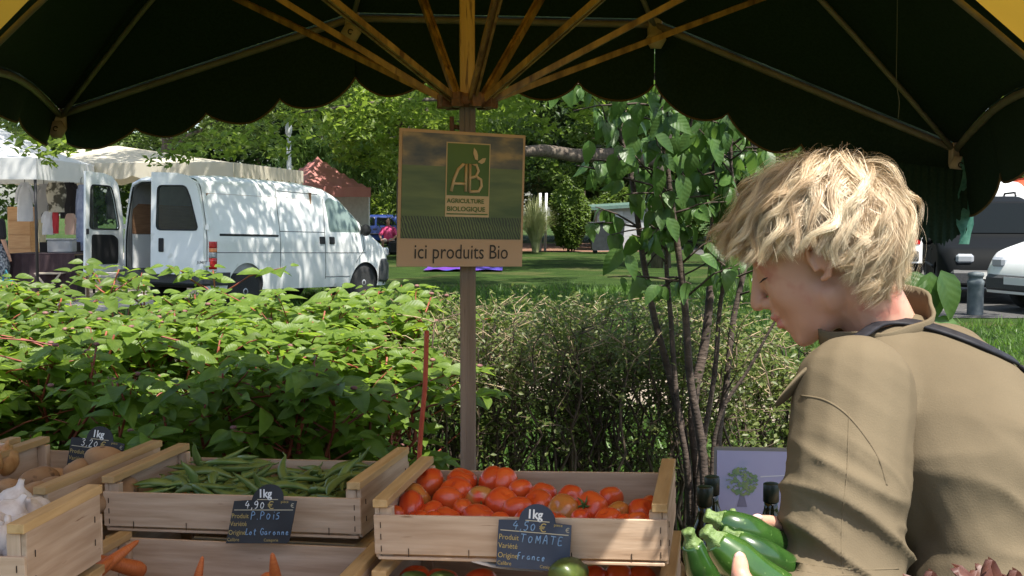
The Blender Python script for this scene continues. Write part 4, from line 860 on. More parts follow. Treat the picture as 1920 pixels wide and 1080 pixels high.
for px, py, Y, lab in [(1335, 893, 2.42, 'dark bottle with green cap standing behind the courgettes, against the print'), (1322, 912, 2.3, 'dark bottle with green cap nearest the tomato crate'), (1446, 906, 2.36, 'dark oil bottle partly behind the woman\'s sleeve')]:
    t = P(px, py, Y); h = t.z - .662; r = empty('bottle', (t.x, t.y, .662)); tag(r, lab, 'bottle', 'dark bottles beside the tomato crate')
    MB().lathe([(.002, 0), (.035, .0), (.037, .006), (.037, h - .12), (.034, h - .105), (.017, h - .065), (.0135, h - .05), (.0135, h - .035)], 24).build('glass', bot_m, r, fix=False)
    MB().lathe([(.0002, h - .036), (.0155, h - .036), (.0155, h - .002), (.014, h), (.0002, h)], 20).build('cap', cap_m, r, fix=False)
# red ribbed stake in front of the hedge
mb = MB(); _sb = P(783, 905, 4.2); mb.tube([Vector((_sb.x - .02, 4.2, -.05)), _sb], .0085, 8); mb.tube(catmull([_sb, P(790, 800, 4.2), P(797, 720, 4.2), P(800, 620, 4.2)], 6) , [.0085] * 19, 8); 
for k in range(24): q = P(783, 860, 4.2).lerp(P(800, 620, 4.2), k / 24); mb.ellip(q + Vector((.008, -.004, 0)), (.004, .004, .003), n=6, m=4)
tag(mb.build('garden_stake', mat('orange_red_plastic', (.55, .07, .03), (.62, .11, .05), rough=.5, scale=30), fix=False), 'orange-red ribbed plant stake left of the sign post', 'stake')
# ------------------------------------------------------------------ vehicles
white_paint = mat('white_paint', (.74, .75, .74), (.8, .81, .8), rough=.3, scale=3, coat=.4, spots=((.6, .6, .57), 3, .66))
dark_paint = mat('black_paint', (.008, .009, .01), rough=.6, spec=.06); blue_paint = mat('blue_paint', (.02, .04, .16), rough=.25, coat=.5)
grey_plast = mat('grey_plastic', (.035, .037, .04), (.055, .057, .06), rough=.6, scale=40); black_rub = mat('black_rubber', (.012, .012, .013), rough=.7)
tyre_m = mat('tyre', (.015, .015, .016), (.03, .03, .03), rough=.85, scale=60); rim_m = mat('rim', (.35, .36, .37), (.5, .5, .5), rough=.4, metal=.4, scale=12)
win_m = mat('tinted_glass', (.006, .008, .008), rough=.1, spec=.14); clear_m = glass_dark('clear_glass', (.05, .07, .07), .04, .35)
seam_m = mat('panel_gap', (.05, .052, .052), rough=.8); red_lens = mat('red_lens', (.5, .015, .02), rough=.15, coat=.5); amber_lens = mat('amber_lens', (.75, .25, .1), rough=.15, coat=.5); clear_lens = mat('clear_lens', (.32, .34, .37), rough=.12, coat=.5)
ply_m = mat('plywood', (.2, .1, .05), (.28, .15, .08), rough=.8, scale=5, stretch=(1, 1, 8))
class Body:
    """loft of cross-sections along x (forward); z up; y left"""
    def __init__(s, L, hw, prof, tum=.16, zb=.28, belt=1.0):
        s.L, s.hw, s.prof, s.tum, s.zb, s.belt = L, hw, prof, tum, zb, belt
        s.px = [p[0] for p in prof]; s.pz = [p[1] for p in prof]
    def top(s, x): return float(np.interp(x, s.px, s.pz))
    def end(s, x):      # plan rounding at nose and tail
        a = min(1, max(0, (s.L - x) / .45)); b = min(1, max(0, x / .12)); return (.80 + .2 * math.sin(a * math.pi / 2)) * (.97 + .03 * math.sin(b * math.pi / 2))
    def side(s, x, z):
        t = s.top(x); w = s.hw * s.end(x)
        if z > s.belt: w -= s.tum * ((z - s.belt) / .9) ** 1.35
        if z < .62: w -= .05 * ((.62 - z) / .35) ** 2
        k = max(0, z - (t - .16)) / .16
        return max(.0, w - (.2 * (1 - math.sqrt(max(0, 1 - min(1, k) ** 2)))))
    def shell(s, arches=(), ra=.36, nx=90, rear_open=False):
        V = []; Fc = []; xs = np.linspace(0, s.L, nx); nz = 44; idx = {}
        wheel_z = .31
        for i, x in enumerate(xs):
            t = s.top(x)
            for j in range(nz + 1):
                u = j / nz; z = s.zb + (t - s.zb) * (1 - (1 - u) ** 1.35)
                y = s.side(x, z); idx[i, j, -1] = len(V); V.append([x, -y, z]); idx[i, j, 1] = len(V); V.append([x, y, z])
        def inside(v): return any((v[0] - a) ** 2 + (v[2] - wheel_z) ** 2 < ra * ra for a in arches)
        ins = [inside(v) for v in V]
        for i in range(nx - 1):
            for j in range(nz):
                for sd in (-1, 1):
                    q = (idx[i, j, sd], idx[i + 1, j, sd], idx[i + 1, j + 1, sd], idx[i, j + 1, sd])
                    if all(ins[k] for k in q): continue
                    Fc.append(q if sd < 0 else q[::-1])
            q = (idx[i, nz, -1], idx[i + 1, nz, -1], idx[i + 1, nz, 1], idx[i, nz, 1]); Fc.append(q)
        for k, v in enumerate(V):       # snap the ragged inner edge to the arch circle
            if ins[k]:
                for a in arches:
                    d = math.hypot(v[0] - a, v[2] - wheel_z)
                    if d < ra: f = ra / max(d, .05); v[0] = a + (v[0] - a) * f; v[2] = max(s.zb - .02, wheel_z + (v[2] - wheel_z) * f); v[1] = math.copysign(s.side(v[0], v[2]), v[1])
        for end, i in (('r', 0), ('f', nx - 1)):
            if end == 'r' and rear_open: continue
            for j in range(nz): q = (idx[i, j, -1], idx[i, j + 1, -1], idx[i, j + 1, 1], idx[i, j, 1]); Fc.append(q if end == 'r' else q[::-1])
        me = mesh_np('body', V, Fc, True); return me
    def patch(s, poly, off=.004, sd=-1, n=5):
        """a panel following the side; poly in (x,z)"""
        m = MB(); c = (sum(p[0] for p in poly) / len(poly), sum(p[1] for p in poly) / len(poly)); N = len(poly); V = []
        fine = []
        for i in range(N):
            a, b = poly[i], poly[(i + 1) % N]
            for k in range(4): fine.append((a[0] + (b[0] - a[0]) * k / 4, a[1] + (b[1] - a[1]) * k / 4))
        M_ = len(fine)
        for r in range(n + 1):
            f = 1 - r / n
            for (x, z) in fine: X = c[0] + (x - c[0]) * f; Z = c[1] + (z - c[1]) * f; V.append((X, sd * (s.side(X, Z) + off), Z))
        Fc = [(r * M_ + k, r * M_ + (k + 1) % M_, (r + 1) * M_ + (k + 1) % M_, (r + 1) * M_ + k) for r in range(n) for k in range(M_)]
        b0 = len(V)
        for (x, z) in fine: V.append((x, sd * (s.side(x, z) - .012), z))
        Fc += [(k, b0 + k, b0 + (k + 1) % M_, (k + 1) % M_) for k in range(M_)]
        m.add(V, Fc, True); return m
    def line(s, pts, w=.006, off=.002, sd=-1):
        m = MB(); P_ = []
        for a, b in zip(pts, pts[1:]):
            for k in range(8): P_.append((a[0] + (b[0] - a[0]) * k / 8, a[1] + (b[1] - a[1]) * k / 8))
        P_.append(pts[-1]); m.tube([(x, sd * (s.side(x, z) + off), z) for x, z in P_], w, 4); return m
def rounded(poly, r=.04, n=3):
    out = []; N = len(poly)
    for i in range(N):
        p = Vector(poly[i]); a = (Vector(poly[i - 1]) - p).normalized(); b = (Vector(poly[(i + 1) % N]) - p).normalized()
        for k in range(n + 1): t = k / n; out.append(tuple((p + a * r).lerp(p, t).lerp(p.lerp(p + b * r, t), t)))
    return out
def wheel(par, x, y, z, R=.31, w=.2, sd=-1):
    r = MB(); r.lathe([(R * .62, -w / 2), (R * .9, -w / 2), (R * .98, -w * .4), (R, -w * .25), (R, w * .25), (R * .98, w * .4), (R * .9, w / 2), (R * .62, w / 2)], 28, Matrix.Rotation(math.pi / 2, 4, 'X'))
    t = r.build('wheel', tyre_m, par, loc=(x, y, z))
    q = MB(); q.lathe([(.002, 0), (R * .16, .012), (R * .2, -.01), (R * .5, -.03), (R * .6, .0), (R * .64, .0), (R * .64, -.06), (.002, -.06)], 24, Matrix.Translation((0, sd * w * .46, 0)) @ Matrix.Rotation(math.pi / 2 * (-sd) , 4, 'X'))
    for k in range(8): a = k * math.pi / 4; q.ellip((math.cos(a) * R * .36, sd * (w * .46 - .02), math.sin(a) * R * .36), (.018, .012, .018), n=8, m=5)
    q.build('rim', rim_m, t, fix=False); return t
def delivery_van():
    fwd = Vector((.525, .85, 0)).normalized(); lf = Vector((-fwd.y, fwd.x, 0)); rr = Vector((-4.38, 17.5, 0)); o = rr + lf * .9
    r = empty('delivery_van', (o.x, o.y, .075), (0, RAD(1.6), math.atan2(fwd.y, fwd.x))); tag(r, 'white delivery van with its rear doors open beside the market stall', 'van')
    B = Body(4.44, .9, [(0, 1.93), (.1, 1.96), (.6, 1.985), (2.2, 1.96), (2.75, 1.9), (3.05, 1.78), (3.75, 1.22), (3.95, 1.1), (4.25, .95), (4.38, .78), (4.44, .62)], tum=.17)
    obj('body', B.shell((.78, 3.6), .375, rear_open=True), white_paint, r)
    obj('inner_lining', B.shell((), 0, nx=20, rear_open=True), mat('inner_panel', (.3, .3, .3), (.36, .36, .36), rough=.7), r, scale=(.6, .95, .93), loc=(.02, 0, .06))
    # door and panel gaps, moulding, handles
    for pts in ([(1.55, 1.93), (1.5, 1.5), (1.5, .5)], [(2.62, 1.72), (2.55, 1.15), (2.58, .42)], [(3.52, 1.2), (3.56, .9), (3.35, .68)], [(.14, .84), (3.6, .84)], [(2.58, .45), (3.2, .45)], [(1.55, 1.8), (2.5, 1.78)], [(1.5, 1.17), (2.56, 1.17)]):
        B.line(pts, .005).build('panel_gap', seam_m, r, fix=False)
    B.line([(.22, 1.1), (1.45, 1.1)], .017, .004).build('side_track', black_rub, r, fix=False)
    for x in (2.42, 2.66): B.patch(rounded([(x, .98), (x + .12, .98), (x + .12, 1.1), (x, 1.1)], .02), .014).build('door_handle', black_rub, r)
    B.patch(rounded([(2.68, 1.18), (2.66, 1.68), (2.78, 1.74), (3.08, 1.66), (3.42, 1.36), (3.45, 1.18)], .05), .003).build('door_window', clear_m, r)
    MB().add([], []) if False else None
    B.patch(rounded([(3.5, 1.18), (3.48, 1.34), (3.7, 1.18)], .015, 2), .004).build('quarter_window', win_m, r)
    ws = MB(); V = []; Fc = []
    for i in range(9):
        x = 3.08 + .64 * i / 8; z = B.top(x); 
        for j in range(9): y = (j / 4 - 1) * (B.side(x, z - .07) - .03); V.append((x + .006, y, z + .006 - .05 * (y / .7) ** 4))
    for i in range(8):
        for j in range(8): c = i * 9 + j; Fc.append((c, c + 1, c + 10, c + 9))
    obj('windscreen', mesh_np('windscreen', V, Fc, True), win_m, r)
    mr = MB(); mr.ellip((3.5, -.98, 1.22), (.06, .1, .1)); mr.tube([(3.5, -.86, 1.16), (3.5, -.95, 1.19)], .025, 6); mr.build('wing_mirror', black_rub, r, fix=False)
    # bumpers
    fb = B.patch(rounded([(3.98, .35), (3.96, .6), (4.02, .74), (4.43, .74), (4.43, .32)], .03), .02); fb.build('front_bumper', grey_plast, r)
    MB().box((4.3, -.74, .33), (4.5, .74, .7), bev=.05).build('front_bumper_centre', grey_plast, r)
    MB().box((-.14, -.9, .36), (.06, .9, .56), bev=.03).build('rear_bumper', grey_plast, r); B.patch([(.0, .36), (.0, .55), (.42, .55), (.4, .36)], .02).build('rear_bumper_corner', grey_plast, r)
    MB().box((4.3, -.78, .78), (4.42, -.45, .93), bev=.03).build('headlight', clear_lens, r); MB().box((4.3, .45, .78), (4.42, .78, .93), bev=.03).build('headlight', clear_lens, r)
    for x in (.78, 3.6):
        zc = .31 - .075 + x * math.sin(RAD(1.6))
        for sd in (-1, 1): wheel(r, x, sd * .77, zc, sd=sd)
        MB().lathe([(.36, 0), (.37, 0), (.37, .5), (.36, .5)], 24, Matrix.Translation((x, -.35, .33)) @ Matrix.Rotation(math.pi / 2, 4, 'X')).build('wheel_arch', black_rub, r)
        MB().box((x - .36, -.36, .3), (x + .36, -.33, .72)).build('arch_liner', black_rub, r)
    MB().box((.3, -.83, .3), (4.2, .83, .36)).build('underbody', black_rub, r)
    # tail lamp
    for z0, z1, m in ((.60, .76, red_lens), (.765, .84, clear_lens), (.845, .90, amber_lens), (.905, 1.0, red_lens)): B.patch([(.02, z0), (.02, z1), (.15, z1), (.15, z0)], .012, n=2).build('tail_light', m, r)
    # cargo floor, plywood wall, bulkhead, contents
    MB().box((.0, -.78, .5), (2.5, .78, .56)).build('cargo_floor', mat('cargo_mat', (.1, .09, .08), rough=.9), r)
    MB().box((.06, .76, 1.1), (2.3, .78, 1.75)).build('plywood_lining', ply_m, r); MB().box((.06, -.78, .6), (2.3, -.76, 1.7)).build('plywood_lining', ply_m, r)
    bh = MB().box((2.3, -.8, .56), (2.32, .8, 1.8)).build('bulkhead', ply_m, r)
    MB().box((.05, .745, .58), (1.6, .758, 1.09)).build('inner_panel', white_paint, r)
    put = text_mesh('A', .16, bold=.004); t_ = obj('letter', put, mat('red_letter', (.5, .05, .04), rough=.6), r); t_.location = (.34, .742, .86); t_.rotation_euler = (math.pi / 2, 0, math.pi); t_.location.x = .45; t_.rotation_euler = (math.pi / 2, 0, 0)
    # right door, a little ajar; left door swung wide
    def door(sd, ang):
        d = empty('rear_door', (-.02, sd * .86, .02), (0, 0, ang)); d.parent = r
        s = -sd      # door extends from hinge towards the centre
        def yy(z): return B.side(.05, z) - .0      # outer half width at height z
        z0, z1 = .5, 1.93; zs = np.linspace(z0, z1, 15); t0, t1 = -.035, .0
        win0, win1 = 1.14, 1.78; V = []; Fc = []
        def out_(z): return (.86 - max(0.0, yy(z) - .0)) if True else 0
        # ring between the outline and the window opening
        ol = []; il = []
        prof = [(.03, z0)] + [(max(.02, .88 - yy(z)), z) for z in zs] + [(.45, 1.965), (.84, 1.975), (.85, z0)]
        wn = rounded([(max(.1, .98 - yy(win0)), win0), (max(.1, 1.0 - yy(1.62)) + .02, 1.62), (max(.1, 1.0 - yy(1.62)) + .09, win1), (.74, win1), (.76, win0)], .06)
        n = 72; c = Vector((.44, 1.45))
        def hit(poly, a):
            dv = Vector((math.cos(a), math.sin(a))); best = 1e9
            for p, q in zip(poly, poly[1:] + poly[:1]):
                p = Vector(p) - c; q = Vector(q) - c; e = q - p; den = dv.x * e.y - dv.y * e.x
                if abs(den) < 1e-9: continue
                t = (p.x * e.y - p.y * e.x) / den; u = (p.x * dv.y - p.y * dv.x) / den
                if t > 0 and -1e-6 <= u <= 1 + 1e-6: best = min(best, t)
            return c + dv * best
        angs = sorted(set([round(2 * math.pi * k / n, 5) for k in range(n)] + [round(math.atan2(p[1] - c.y, p[0] - c.x) % (2 * math.pi), 5) for p in prof]))
        for a in angs: ol.append(hit(prof, a)); il.append(hit(wn, a))
        n = len(angs)
        for tt in (t0, t1):
            for q in ol: V.append((tt, s * q.x, q.y))
            for q in il: V.append((tt, s * q.x, q.y))
        for k in range(n):
            e = (k + 1) % n; Fc += [(k, e, n + e, n + k), (2 * n + k, 3 * n + k, 3 * n + e, 2 * n + e), (k, 2 * n + k, 2 * n + e, e), (n + k, n + e, 3 * n + e, 3 * n + k)]
        MB().add(V, Fc).build('door_panel', white_paint, d)
        MB().add([(-.02, s * q.x, q.y) for q in il], [tuple(range(n))]).build('door_glass', clear_m, d)
        MB().tube([(-.036, s * q.x, q.y) for q in il] + [(-.036, s * il[0].x, il[0].y)], .011, 5).build('window_seal', black_rub, d, fix=False); MB().tube([(.002, s * q.x, q.y) for q in il] + [(.002, s * il[0].x, il[0].y)], .011, 5).build('window_seal', black_rub, d, fix=False)
        inner = MB(); pl_ = rounded([(.14, .62), (.14, 1.0), (.26, 1.06), (.72, 1.06), (.72, .62)], .05); inner.add([(.006, s * x, z) for x, z in pl_] + [(.0005, s * x, z) for x, z in pl_], [tuple(range(len(pl_)))] + [(k, (k + 1) % len(pl_), len(pl_) + (k + 1) % len(pl_), len(pl_) + k) for k in range(len(pl_))]); inner.build('door_trim', black_rub, d)
        if sd < 0: MB().box((-.05, s * .68 - .04, .82), (-.036, s * .68 + .04, 1.02), bev=.01).build('door_handle', black_rub, d); put_ = text_mesh('JUMPY', .055, bold=.001); q_ = obj('lettering', put_, mat('badge_grey', (.12, .12, .13), rough=.4), d); q_.location = (-.037, .62 - .5, .66); q_.rotation_euler = (math.pi / 2, 0, -math.pi / 2)
        for z in (.62, 1.15): MB().box((-.02, -s * .03 - .03, z), (.0, -s * .03 + .03, z + .07)).build('hinge', white_paint, d)
        MB().box((.001, s * .82 - .015, 1.06), (.03, s * .82 + .015, 1.14)).build('latch', black_rub, d)
    door(-1, RAD(20)); door(1, RAD(-80))
    # frame round the opening
    fr = MB(); fr.tube([(-.01, B.side(.03, z) - .05, z) for z in np.linspace(.56, 1.84, 12)] + [(-.01, .5, 1.9), (-.01, -.5, 1.9)] + [(-.01, -B.side(.03, z) + .05, z) for z in np.linspace(1.84, .56, 12)], .03, 6); fr.build('door_frame', white_paint, r, fix=False)
    fr = MB(); fr.tube([(-.035, B.side(.03, z) - .09, z) for z in np.linspace(.56, 1.8, 12)], .014, 6); fr.build('door_seal', black_rub, r, fix=False)
    return r
van = delivery_van()
Mv = Matrix.LocRotScale(van.location, van.rotation_euler, None)
# plastic bag lying in the open van
mb = MB().ellip((0, 0, .12), (.2, .2, .15), n=28, m=18); mb.v = [tuple(Vector(v) * (1 + .35 * mnoise.noise(Vector(v) * 9))) for v in mb.v]
o = mb.build('plastic_bag', mat('white_plastic', (.75, .76, .78), rough=.35, trans=.3)); o.matrix_world = Mv @ Matrix.Translation((.3, .05, .57)); tag(o, 'crumpled white plastic bag inside the open van', 'bag')
o = MB().box((0, 0, 0), (.5, .35, .3), bev=.01).build('cardboard_box', mat('cardboard', (.3, .2, .11), (.36, .25, .15), rough=.85)); o.matrix_world = Mv @ Matrix.Translation((.6, .3, .565)); tag(o, 'brown cardboard box on the van floor', 'box')
def car(label, loc, rz, L, hw, prof, paint, wins, rackdark=False, name='parked_car', tum=.2, belt=.95, cat='car', arch=(.8, None), rr=False, lightside=-1):
    r = empty(name, (loc[0], loc[1], .0), (0, 0, rz)); tag(r, label, cat); B = Body(L, hw, prof, tum=tum, belt=belt); xs = (.75, L - .85)
    obj('body', B.shell(xs, .36, nx=70), paint, r)
    for x in xs:
        for sd in (-1, 1): wheel(r, x, sd * (hw - .12), .31, sd=sd)
        MB().box((x - .35, -hw + .3, .29), (x + .35, hw - .3, .66)).build('arch_liner', black_rub, r)
    MB().box((.2, -hw + .1, .27), (L - .2, hw - .1, .35)).build('underbody', black_rub, r)
    for sd in (-1, 1):
        for w in wins: B.patch(rounded(w, .04), .004, sd).build('side_window', win_m, r)
        for x in (L * .33, L * .55): B.line([(x, .38), (x, belt)], .005, sd=sd).build('panel_gap', seam_m, r, fix=False)
        for x in (L * .36, L * .58): B.patch(rounded([(x, belt - .12), (x + .16, belt - .12), (x + .16, belt - .07), (x, belt - .07)], .015), .014, sd).build('door_handle', black_rub, r)
        B.line([(1.15, .56), (L - 1.25, .56)], .03, .004, sd).build('side_moulding', black_rub, r, fix=False)
        m = MB(); xm = L * .69; m.ellip((xm, sd * (hw + .1), belt + .06), (.06, .1, .075)); m.tube([(xm, sd * (hw - .03), belt + .02), (xm, sd * (hw + .06), belt + .04)], .02, 5); m.build('wing_mirror', black_rub if paint is not dark_paint else dark_paint, r, fix=False)
        MB().box((L - .16, sd * (hw * .55) - .14, .66), (L - .02, sd * (hw * .55) + .14, .82), bev=.04).build('headlight', clear_lens, r)
        MB().box((-.015, sd * (hw * .8) - .08, .72), (.03, sd * (hw * .8) + .08, 1.05), bev=.02).build('tail_light', red_lens, r)
    zr = max(p[1] for p in prof); ws = [i for i in range(len(prof) - 1) if prof[i][1] - prof[i + 1][1] > .3][0]; (xa, za), (xb, zb) = prof[ws], prof[ws + 1]; V = []; Fc = []
    for i in range(7):
        t = .06 + .84 * i / 6; x = xa + (xb - xa) * t; z = za + (zb - za) * t
        for j in range(7): y = (j / 3 - 1) * max(.1, B.side(x, z - .06) - .05); V.append((x + .01, y, z + .012))
    for i in range(6):
        for j in range(6): c = i * 7 + j; Fc.append((c, c + 1, c + 8, c + 7))
    obj('windscreen', mesh_np('windscreen', V, Fc, True), win_m, r)
    MB().box((L - .1, -hw * .8, .3), (L + .03, hw * .8, .56), bev=.05).build('front_bumper', grey_plast, r); MB().box((-.03, -hw * .85, .32), (.08, hw * .85, .58), bev=.03).build('rear_bumper', grey_plast, r)
    MB().box((L + .031, -.26, .42), (L + .038, .26, .53)).build('number_plate', mat('plate_white', (.7, .7, .68)), r)
    if rr:
        for sd in (-1, 1): MB().tube([(.5, sd * hw * .62, zr + .0), (.6, sd * hw * .62, zr + .06), (2.0, sd * hw * .62, zr + .06), (2.1, sd * hw * .62, zr)], .018, 6).build('roof_rail', black_rub, r, fix=False)
    return r
mpv = [(0, 1.55), (.06, 1.72), (.5, 1.79), (2.3, 1.78), (2.75, 1.68), (3.5, 1.08), (4.1, .9), (4.28, .7), (4.32, .5)]
mw = [[(.25, 1.08), (.3, 1.5), (1.35, 1.55), (1.35, 1.06)], [(1.43, 1.06), (1.43, 1.55), (2.3, 1.55), (2.3, 1.05)], [(2.38, 1.05), (2.38, 1.55), (2.62, 1.53), (3.2, 1.08)]]
# dark people carrier and white van-like car parked at the right, noses towards the camera
def place(pxf, pyf, Y): q = P(pxf, pyf, Y); return (q.x, q.y)
car('dark people carrier with roof rails parked behind the bollard', (8.95, 23.8), RAD(255), 4.32, .88, mpv, dark_paint, mw, rr=True)
car('white car cut by the right edge of the view, front wheel near the bollard', (11.6, 19.2), RAD(197), 4.32, .9, mpv, white_paint, mw)
vanp = [(0, 1.9), (.08, 2.2), (.4, 2.28), (3.4, 2.24), (3.7, 2.1), (4.4, 1.25), (4.9, 1.0), (5.1, .7), (5.15, .45)]
vw = [[(3.3, 1.3), (3.3, 1.85), (3.75, 1.82), (4.2, 1.3)]]
car('white panel van behind the ragged hem at the right', (9.0, 29.5), RAD(75), 5.15, .98, vanp, white_paint, vw, name='panel_van', belt=1.2, cat='van')
car('white panel van partly behind the dark people carrier', (12.0, 30.5), RAD(72), 5.15, .98, vanp, white_paint, vw, name='panel_van', belt=1.2, cat='van')
car('small white car parked far behind the red gazebo', (-7.6 + 1.2, 63, 0), RAD(165), 4.2, .85, mpv, white_paint, mw)
car('blue car parked behind the seated person in pink', (-4.6, 55, 0), RAD(178), 3.9, .82, [(0, 1.0), (.1, 1.3), (.7, 1.42), (1.9, 1.42), (2.3, 1.36), (2.95, .92), (3.7, .75), (3.9, .5)], blue_paint, [[(.5, .95), (.75, 1.28), (1.4, 1.3), (1.4, .94)], [(1.48, .94), (1.48, 1.3), (2.1, 1.28), (2.6, .94)]], belt=.88)
# bollard
b = P(1828, 592, 17.6); r = empty('bollard', (b.x, b.y, 0)); tag(r, 'squat grey bollard in front of the dark people carrier', 'bollard')
MB().lathe([(.002, 0), (.11, 0), (.115, .02), (.115, .44), (.12, .45), (.12, .5), (.1, .52), (.1, .56), (.115, .57), (.11, .62), (.002, .64)], 20).build('post', mat('bollard_grey', (.07, .09, .1), (.12, .14, .15), rough=.6, scale=12), r, fix=False)
# red and white canopy beyond the cars
def canopy_stall(name, c, w, d, z0, z1, m, label, cat, posts=True, yaw=0.0, val=.3, scal=0.0, ridge=None, polem=None):
    r = empty(name, (c[0], c[1], 0), (0, 0, yaw)); tag(r, label, cat); n = 12; V = []; Fc = []
    for i in range(n + 1):
        for j in range(n + 1):
            u = i / n * 2 - 1; v = j / n * 2 - 1; k = max(abs(u), abs(v)); zz = z0 + (z1 - z0) * (1 - k) ** 1.15 - .03 * math.sin(math.pi * (i / n)) * 0
            V.append((u * w / 2, v * d / 2, zz))
    for i in range(n):
        for j in range(n): c_ = i * (n + 1) + j; Fc.append((c_, c_ + n + 1, c_ + n + 2, c_ + 1))
    obj('canopy', mesh_np('canopy', V, Fc, True), m, r)
    for (ax, sx) in (('x', -1), ('x', 1), ('y', -1), ('y', 1)):
        V = []; Fc = []; N = 60
        for k in range(N + 1):
            t = k / N * 2 - 1; p = (t * w / 2, sx * (d / 2 + .004)) if ax == 'x' else (sx * (w / 2 + .004), t * d / 2); dep = val + scal * abs(math.sin(k / N * math.pi * (w if ax == 'x' else d) / .5)); V += [(*p, z0 + .005), (p[0], p[1], z0 - dep)]
        for k in range(N): Fc.append((2 * k, 2 * k + 1, 2 * k + 3, 2 * k + 2))
        obj('valance', mesh_np('valance', V, Fc), m, r)
    if posts:
        for sx in (-1, 1):
            for sy in (-1, 1): MB().tube([(sx * (w / 2 - .04), sy * (d / 2 - .04), 0), (sx * (w / 2 - .04), sy * (d / 2 - .04), z0)], .025, 8).build('pole', polem or mat('pale_pole', (.6, .6, .6), rough=.4), r, fix=False)
    return r
c = P(1900, 360, 34); canopy_stall('red_canopy', (c.x + 1.0, c.y), 4.0, 3, c.z + .05, c.z + .6, mat('red_cloth', (.7, .07, .03), (.76, .12, .05), rough=.7, trans=.3), 'orange-red stall canopy beyond the parked cars at the right', 'canopy')
# ------------------------------------------------------------------ market stalls at the left
cream = mat('cream_canvas', (.62, .57, .45), (.7, .65, .53), rough=.8, scale=3, trans=.3, tcol=(.7, .6, .42)); white_c = mat('white_canvas', (.66, .66, .64), (.72, .72, .7), rough=.8, scale=3, trans=.2)
canopy_stall('market_stall', (-8.0, 24.8), 6.4, 4.6, 2.4, 2.85, cream, 'long cream market stall canopy with scalloped edge behind the van', 'stall', yaw=RAD(-6), val=.22, scal=.08)
dark_pole = mat('dark_pole', (.02, .018, .018), rough=.5)
c = P(62, 300, 19.4); canopy_stall('white_gazebo', (c.x - 1.52, c.y + 1.5), 3.0, 3.0, 2.36, 3.1, white_c, 'white gazebo cut by the left edge with a dark corner pole', 'gazebo', val=.34, polem=dark_pole, yaw=RAD(2))
red_g = mat('faded_red_canvas', (.52, .2, .18), (.58, .25, .22), rough=.8, scale=2, trans=.25)
c = P(600, 400, 40); gz = canopy_stall('red_gazebo', (c.x - .3, 41.5), 2.6, 2.6, 2.35, 3.42, red_g, 'faded red gazebo with dark valance between van and sign', 'gazebo', val=.32, yaw=RAD(38), polem=mat('white_pole', (.7, .7, .7), rough=.4))
for s_ in (0, 1): MB().box((1.28, -1.25, .05), (1.292, 1.25, 2.05)).build('side_wall', mat('pale_wall_cloth', (.42, .42, .36), (.5, .5, .44), rough=.85, trans=.3), gz) if s_ == 0 else None
# clothes hung under the stall, each its own thing
def garment(name, px, py0, py1, w, Y, m, label, sleeve=True, cat='shirt'):
    t = P(px, py0, Y); b = P(px, py1, Y); h = t.z - b.z; ww = w / FPX * Y / 2; r = empty(name, (t.x, t.y, b.z), (0, 0, rng.uniform(-.5, .5))); tag(r, label, cat)
    prof = [(0, 1), (.08, 1.1), (.35, 1.0), (.42, .9), (.5, .72), (.55, .4), (.52, 0.0)] if sleeve else [(0, .85), (.2, .95), (.4, .75), (.48, .4), (.4, 0.0)]; V = []; Fc = []; n = 14
    rows = 14
    for i in range(rows + 1):
        t_ = i / rows; z = h * (1 - t_); hw_ = ww * ((.55 + .5 * min(1, t_ * 3.2)) if sleeve else (.55 + .45 * math.sin(math.pi * min(.9, t_ + .12)))) * (1 - .06 * math.sin(t_ * 5))
        for k in range(n): a = 2 * math.pi * k / n; V.append((hw_ * math.cos(a), hw_ * .38 * math.sin(a) + .015 * math.sin(k * 2.3 + i * .5), z))
    for i in range(rows):
        for k in range(n): Fc.append((i * n + k, i * n + (k + 1) % n, (i + 1) * n + (k + 1) % n, (i + 1) * n + k))
    obj('cloth', mesh_np('cloth', V, Fc, True), m, r)
    if sleeve:
        for s in (-1, 1): mb = MB(); mb.tube([(s * ww * .5, 0, h * .93), (s * ww * 1.0, .02, h * .72), (s * ww * 1.12, .02, h * .5)], [ww * .3, ww * .3, ww * .26], 8); mb.build('sleeve', m, r, fix=False)
    mb = MB(); mb.tube([(0, 0, h), (0, 0, h + .1), (.03, 0, h + .13)], .006, 5); mb.build('hanger', dark_pole, r, fix=False)
    return r
rng = np.random.default_rng(5)
wsh = mat('white_cotton', (.62, .62, .66), (.7, .7, .74), rough=.9); bsh = mat('blue_cotton', (.2, .24, .38), (.34, .38, .52), rough=.9, scale=9); psh = mat('peach_cotton', (.62, .42, .34), rough=.9); ysh = mat('pale_yellow_cotton', (.7, .6, .4), rough=.9); rsh = mat('red_cotton', (.55, .04, .05), rough=.85); blk = mat('black_cotton', (.015, .013, .015), rough=.9); camo = mat('khaki_print', (.08, .07, .05), (.5, .45, .36), rough=.9, scale=7, contrast=.08); fl = mat('floral_cotton', (.05, .06, .09), (.4, .42, .45), rough=.9, scale=24, contrast=.1)
garment('hanging_shirt', 46, 342, 415, 26, 21.8, wsh, 'white t-shirt hanging left of the dark gazebo pole')
garment('hanging_shirt', 82, 345, 418, 30, 22.4, mat('grey_cotton', (.42, .4, .39), rough=.9), 'grey-white shirt hanging right of the dark gazebo pole')
garment('hanging_bag', 105, 342, 398, 40, 21.6, camo, 'khaki patterned bag hanging under the cream stall canopy', False, 'bag')
garment('hanging_shirt', 130, 342, 410, 36, 22.4, blk, 'black top hanging behind the khaki bag')
garment('hanging_shirt', 152, 346, 470, 24, 21.6, bsh, 'long blue and white shirt hanging beside the open van door')
garment('hanging_shirt', 90, 396, 440, 22, 21.8, wsh, 'white shirt with red panel above the stall table')
